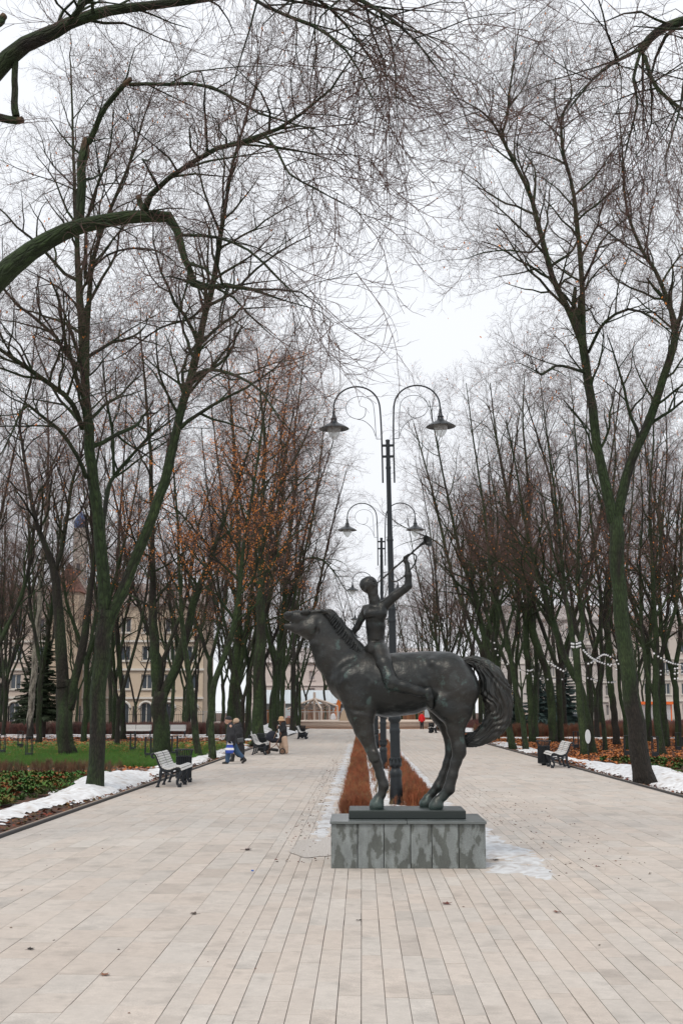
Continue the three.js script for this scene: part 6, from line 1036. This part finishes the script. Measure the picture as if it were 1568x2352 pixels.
{ // wrought iron fence before the yellow building
  const d = 128, iron = std(0.015, 0.015, 0.017, 0.6), x0 = at(-20, 1640, d).x, x1 = at(470, 1640, d).x, g = thing('iron_fence', 'black wrought-iron fence with arched panels before the yellow building', 'fence', [x0, 0, -d]);
  const n = 12, w = (x1 - x0) / n;
  for (let k = 0; k < n; k++) {
    const x = k * w; mesh('post', boxGeo(x - 0.07, 0, -0.07, x + 0.07, 2.3, 0.07), iron, g);
    mesh('low_wall', boxGeo(x + 0.072, 0, -0.1, x + w - 0.072, 0.55, 0.1), std(0.075, 0.045, 0.036, 0.9), g);
    mesh('rail', boxGeo(x + 0.072, 0.62, -0.02, x + w - 0.072, 0.66, 0.02), iron, g); mesh('rail', boxGeo(x + 0.072, 1.42, -0.02, x + w - 0.072, 1.46, 0.02), iron, g);
    for (let q = 1; q < 9; q++) mesh('picket', boxGeo(x + q * w / 9 - 0.012, 0.5, -0.012, x + q * w / 9 + 0.012, 1.55, 0.012), iron, g);
    for (let q = 0; q < 3; q++) { const pts = []; for (let a = 0; a <= 10; a++) pts.push(V3(x + w / 2 + Math.cos(a / 10 * Math.PI) * w * (0.22 + 0.13 * q) * 0.9, 1.44 + Math.sin(a / 10 * Math.PI) * (0.5 + 0.2 * q), 0)); mesh('arch', tubeGeo(pts, 0.016, 4), iron, g); }
  }
}
function house(name, label, x0, x1, d, floors, fh, bay, wallC, roofC, o = {}) {
  const g = thing(name, label, 'building', [(x0 + x1) / 2, 0, -d]), W = x1 - x0, H = floors * fh + 1, wall = std(...wallC, 0.9), trim = std(...(o.trim ?? [0.62, 0.60, 0.56]), 0.8), glass = o.glass ? std(...o.glass, 0.3) : std(0.06, 0.075, 0.09, 0.08, { metalness: 0.2 });
  const n = Math.max(1, Math.round(W / bay)), bw = W / n, ww = bw * (o.ww ?? 0.42);
  // wall with real openings: piers and spandrels
  const gb = new GB(), rect = [];
  for (let f = 0; f < floors; f++) for (let k = 0; k < n; k++) { const cx = -W / 2 + (k + 0.5) * bw, y0 = f * fh + (f ? 1.0 : (o.arch ? 0.1 : 0.9)), y1 = f * fh + fh - 0.55; rect.push([cx, y0, y1, f, k]); }
  for (let k = 0; k < n; k++) { const a = -W / 2 + k * bw, c = a + bw / 2; gb.box(a, 0, -0.4, c - ww / 2, H, 0); gb.box(c + ww / 2, 0, -0.4, a + bw, H, 0); let y = 0; for (const [cx, y0, y1, f, kk] of rect) if (kk === k) { gb.box(c - ww / 2, y, -0.4, c + ww / 2, y0, -0.003); y = y1; } gb.box(c - ww / 2, y, -0.4, c + ww / 2, H, -0.003); }
  gb.box(-W / 2, 0, -10, W / 2, H, -0.9);
  mesh('wall', gb.geo(), wall, g);
  for (const [cx, y0, y1, f, k] of rect) {
    const w = mesh('window', boxGeo(cx - ww / 2 + 0.02, y0 + 0.02, -0.34, cx + ww / 2 - 0.02, y1 - 0.02, -0.3), glass, g);
    const fr = new GB(); for (const [a, b, c, e] of [[-ww / 2 + 0.02, y0 + 0.02, ww / 2 - 0.02, y0 + 0.12], [-ww / 2 + 0.02, y1 - 0.12, ww / 2 - 0.02, y1 - 0.02], [-ww / 2 + 0.02, y0 + 0.12, -ww / 2 + 0.12, y1 - 0.12], [ww / 2 - 0.12, y0 + 0.12, ww / 2 - 0.02, y1 - 0.12], [-0.05, y0 + 0.12, 0.05, y1 - 0.12]]) fr.box(cx + a, b, -0.297, cx + c, e, -0.24);
    mesh('frame', fr.geo(), trim, w); if (f) mesh('sill', boxGeo(cx - ww / 2 - 0.12, y0 - 0.12, 0.002, cx + ww / 2 + 0.12, y0, 0.16), trim, w);
    if (f === 0 && o.arch) { const pts = []; for (let a = 0; a <= 14; a++) pts.push(V3(cx + Math.cos(a / 14 * Math.PI) * (ww / 2 + 0.12), y1 - ww / 2 + Math.sin(a / 14 * Math.PI) * (ww / 2 + 0.12), 0.05)); mesh('arch', tubeGeo(pts, 0.14, 6), trim, w); }
  }
  for (let f = 1; f <= floors; f++) mesh('cornice', boxGeo(-W / 2 - 0.1, f * fh - 0.12 + (f === floors ? 0.9 : 0), 0.004, W / 2 + 0.1, f * fh + 0.12 + (f === floors ? 0.9 : 0), 0.22), trim, g);
  const s = new THREE.Shape([[-0.5, 0], [5, o.rise ?? 3], [10.5, 0]].map(q => new THREE.Vector2(...q))), e = new THREE.ExtrudeGeometry(s, { depth: W + 0.6, bevelEnabled: false }); e.rotateY(Math.PI / 2); e.translate(-W / 2 - 0.3, H + 0.02, 0);
  mesh('roof', e, std(...roofC, 0.85), g);
  return g;
}
{
  const a = at(-60, 1640, 152), b = at(250, 1640, 152), c = at(258, 1640, 146), d = at(465, 1640, 146);
  house('yellow_building', 'long pale ochre building with an arcaded ground floor behind the iron fence', a.x, b.x, 152, 4, 3.4, 3.0, [0.50, 0.43, 0.38], [0.30, 0.25, 0.23], { arch: 1 });
  house('cream_building', 'cream building with white window bays beside the ochre arcade', c.x, d.x, 146, 4, 3.3, 2.6, [0.54, 0.45, 0.35], [0.30, 0.25, 0.23], { arch: 1, ww: 0.5 });
  const t = at(160, 1640, 149), g = thing('corner_turret', 'corner turret with a steep brown pyramid roof', 'turret', [t.x, 0, -146.5]); mesh('shaft', boxGeo(-1.6, 0, -1.6, 1.6, 15.6, 1.6), std(0.52, 0.42, 0.32, 0.9), g); const cone = new THREE.ConeGeometry(2.7, 3.6, 4); cone.rotateY(Math.PI / 4); cone.translate(0, 17.42, 0); mesh('roof', cone, std(0.17, 0.075, 0.055, 0.85), g);
  const e = at(1120, 1640, 225), f = at(1420, 1640, 225), h = at(1425, 1640, 205), i = at(1640, 1640, 205);
  house('pale_building', 'pale grey building far behind the grove', e.x, f.x, 225, 5, 3.4, 3.2, [0.56, 0.53, 0.52], [0.38, 0.35, 0.34], { glass: [0.24, 0.24, 0.25], ww: 0.34 });
  house('pale_building', 'off-white building behind the orange bus shelter', h.x, i.x, 205, 4, 3.4, 3.0, [0.55, 0.50, 0.46], [0.28, 0.24, 0.22]);
  const j = at(560, 1640, 235), k = at(1000, 1640, 235);
  house('distant_block', 'hazy pinkish block beyond the pavilions', j.x, k.x, 240, 3, 3.3, 3.6, [0.58, 0.51, 0.48], [0.42, 0.38, 0.37], { glass: [0.30, 0.28, 0.28], trim: [0.6, 0.54, 0.51], ww: 0.32 });
  // church with a blue dome far behind
  const q = at(172, 1640, 260), ch = thing('church_tower', 'church tower with a blue dome above the treetops', 'church', [q.x, 0, -260]);
  mesh('shaft', boxGeo(-1.2, 0, -1.2, 1.2, 40, 1.2), std(0.50, 0.46, 0.42, 0.9), ch); mesh('dome', lathe([[1.2, 40.02], [1.4, 40.5], [1.45, 41.2], [1.1, 42.2], [0.5, 43], [0.18, 43.5], [0.06, 44.6], [0.001, 44.7]], 24), std(0.05, 0.11, 0.26, 0.4), ch);
  for (const y of [30, 22]) mesh('window', boxGeo(-0.4, y, 1.202, 0.4, y + 2.4, 1.26), std(0.05, 0.06, 0.07, 0.2), ch);
}
{ // bus shelter, kiosk, cars
  const p = at(1502, 1640, 158), g = thing('bus_shelter', 'orange-framed glazed bus shelter beyond the grove', 'shelter', [p.x, 0, -158]), o = std(0.70, 0.13, 0.02, 0.5), gl = new THREE.MeshPhysicalMaterial({ transmission: 0.9, thickness: 0, roughness: 0.05 });
  for (const x of [-2.1, -0.7, 0.7, 2.1]) mesh('post', boxGeo(x - 0.07, 0, -0.07, x + 0.07, 2.6, 0.07), o, g); mesh('roof', boxGeo(-2.6, 2.602, -1.3, 2.6, 2.95, 0.5), o, g);
  for (let k = 0; k < 3; k++) mesh('pane', boxGeo(-2.03 + k * 1.4, 0.3, -0.02, -0.77 + k * 1.4, 2.5, 0.02), gl, g); mesh('seat', boxGeo(-1.9, 0.42, -0.6, 1.9, 0.5, -0.2), std(0.3, 0.3, 0.32), g); mesh('back_wall', boxGeo(-2.4, 0, -1.28, 2.4, 2.598, -1.2), std(0.5, 0.55, 0.58, 0.3), g);
  const kq = at(1140, 1640, 170), ks = thing('kiosk', 'yellow kiosk with a red and dark shopfront', 'kiosk', [kq.x, 0, -170]); mesh('body', boxGeo(-2.2, 0, -3, 2.2, 4.4, 0), std(0.55, 0.33, 0.08, 0.8), ks); mesh('shopfront', boxGeo(-2.0, 0.2, 0.002, 2.0, 2.1, 0.08), std(0.03, 0.035, 0.04, 0.2), ks); mesh('sign_band', boxGeo(-2.1, 2.15, 0.002, 2.1, 2.7, 0.14), std(0.6, 0.03, 0.03, 0.5), ks); mesh('red_panel', boxGeo(-0.5, 0.5, 0.082, 0.5, 1.7, 0.11), std(0.6, 0.05, 0.04, 0.5), ks); mesh('roof', boxGeo(-2.5, 4.402, -3.3, 2.5, 4.6, 0.5), std(0.25, 0.22, 0.2), ks);
  const car = (px, d, c, label, turn = 0) => {
    const p = at(px, 1650, d), g = thing('parked_car', label, 'car', [p.x, 0, -d], turn), s = new THREE.Shape();
    s.moveTo(-2.1, 0.32); s.lineTo(-2.12, 0.75); s.quadraticCurveTo(-2.0, 0.88, -1.3, 0.92); s.lineTo(1.7, 0.95); s.quadraticCurveTo(2.1, 0.9, 2.1, 0.6); s.lineTo(2.08, 0.32); s.lineTo(-2.1, 0.32);
    const b = new THREE.ExtrudeGeometry(s, { depth: 1.6, bevelEnabled: true, bevelSize: 0.06, bevelThickness: 0.06, bevelSegments: 2 }); b.translate(0, 0, -0.8); mesh('body', b, std(...c, 0.3, { metalness: 0.2 }), g);
    const t = new THREE.Shape([[-1.2, 0.94], [-0.55, 1.42], [0.9, 1.44], [1.6, 0.97]].map(q => new THREE.Vector2(...q))), cb = new THREE.ExtrudeGeometry(t, { depth: 1.36, bevelEnabled: true, bevelSize: 0.05, bevelThickness: 0.05, bevelSegments: 2 }); cb.translate(0, 0, -0.68); mesh('cabin', cb, std(0.04, 0.05, 0.06, 0.1), g);
    mesh('roof', boxGeo(-0.6, 1.475, -0.66, 0.92, 1.52, 0.66, 0.02), std(...c, 0.3), g);
    for (const [x, z] of [[-1.3, 0.78], [1.3, 0.78], [-1.3, -0.78], [1.3, -0.78]]) { const w = new THREE.CylinderGeometry(0.32, 0.32, 0.2, 20); w.rotateX(Math.PI / 2); const m = mesh('wheel', w, std(0.02, 0.02, 0.02, 0.8), g); m.position.set(x, 0.32, z * 1.02); const h = new THREE.CylinderGeometry(0.19, 0.19, 0.02, 16); h.rotateX(Math.PI / 2); h.translate(0, 0, Math.sign(z) * 0.105); mesh('rim', h, std(0.4, 0.4, 0.42, 0.3), m); }
    for (const z of [-0.6, 0.6]) { mesh('headlight', boxGeo(-2.2, 0.62, z - 0.15, -2.12, 0.76, z + 0.15, 0.02), std(0.7, 0.7, 0.72, 0.1), g); }
  };
  car(1180, 168, [0.03, 0.12, 0.32], 'blue car parked beyond the grove'); car(1320, 165, [0.45, 0.47, 0.48], 'silver car parked behind the spruces'); car(1478, 164, [0.3, 0.31, 0.33], 'grey car parked by the bus shelter');
}
// ---------- strings of small white bulbs in the grove ----------
{
  const wire = std(0.015, 0.017, 0.016, 0.7), bulb = new THREE.MeshPhysicalMaterial({ roughness: 0.25 }); bulb.color.setRGB(0.72, 0.73, 0.75);
  const sg = new THREE.SphereGeometry(0.042, 10, 8);
  let k = 0;
  const string = (pts, label, sag = 1, every = 0.30) => {
    const P = pts.map(q => at(q[0], q[1], q[2])), C = curve(P, 60), o = C[0], g = thing('bulb_string', label, 'string lights', [o.x, o.y, o.z], 0, 'strings of white bulbs in the grove');
    mesh('wire', tubeGeo(C.map(p => p.clone().sub(o)), 0.011, 5), wire, g);
    let acc = 0; for (let i = 1; i < C.length; i++) { const L = C[i].distanceTo(C[i - 1]); acc += L; if (acc > every) { acc = 0; const m = mesh('bulb', sg, bulb, g); m.position.copy(C[i]).sub(o); m.position.y -= 0.06; const h = mesh('socket', lathe([[0.001, 0.06], [0.018, 0.06], [0.018, 0.03], [0.001, 0.03]], 8), wire, m); } }
  };
  const zz = (x, y, d) => [1286 + x / 4.8, 1286 + y / 4.8, d];
  string([zz(235, 960, 48), zz(330, 1055, 50), zz(430, 1110, 52), zz(540, 1140, 53), zz(690, 1125, 54)], 'bulb string swung from the ringed fork toward the black-footed lime');
  string([zz(225, 1130, 50), zz(300, 1130, 50), zz(380, 1090, 51), zz(440, 1045, 52), zz(490, 1030, 53), zz(560, 1060, 54), zz(640, 1105, 54), zz(685, 1120, 55)], 'bulb string dipping twice between the thin peeled lime and the big trunk');
  string([zz(480, 1185, 55), zz(545, 1155, 55), zz(615, 1195, 55)], 'short bulb string wrapped round the black-footed lime');
  string([zz(230, 1275, 60), zz(300, 1290, 60), zz(420, 1325, 61), zz(520, 1337, 61), zz(610, 1335, 62)], 'low slack bulb string across the grove');
  string([zz(960, 960, 50), zz(1040, 1025, 50), zz(1160, 1095, 51), zz(1250, 1130, 52), zz(1360, 1150, 53)], 'bulb string falling from the side stem of the bright mossy lime');
  string([zz(850, 1030, 56), zz(885, 955, 56), zz(920, 960, 56)], 'short bulb string looped over a thin stem');
  string([zz(870, 1190, 58), zz(1000, 1205, 58), zz(1130, 1210, 58), zz(1260, 1208, 58), zz(1400, 1205, 58)], 'upper of two level bulb strings');
  string([zz(870, 1245, 60), zz(1000, 1250, 60), zz(1130, 1252, 60), zz(1260, 1250, 60), zz(1400, 1243, 60)], 'lower of two level bulb strings');
  string([zz(1265, 1130, 52), zz(1258, 1220, 52), zz(1265, 1310, 52), zz(1290, 1300, 52), zz(1290, 1180, 52)], 'bulb string hanging in a loop from the low-forked lime', 1, 0.2);
  string([[1132, 1460, 62], [1141, 1500, 62]].concat([[1160, 1520, 62], [1190, 1535, 62], [1240, 1556, 62], [1290, 1558, 62]]), 'bulb string running on from the straight lime to the spruces');
  string([[1245, 1508, 54], [1256, 1515, 54], [1275, 1528, 53], [1296, 1540, 52]], 'bulb string leaving the mossy lime behind the bin');
  for (const [y, l] of [[1474, 'upper'], [1481, 'lower']]) string([[1308, y, 46.6], [1320, y + 2, 46.2], [1334, y - 2, 46.6]], l + ' bulb band round the ringed fork', 1, 0.16);
  string([[1208, y0(1536), 61], [1215, y0(1538), 60.5], [1222, y0(1536), 61]], 'single bulb band round the straight lime', 1, 0.2);
  function y0(v) { return v; }
}
shade(scene);
renderer.render(scene, camera);
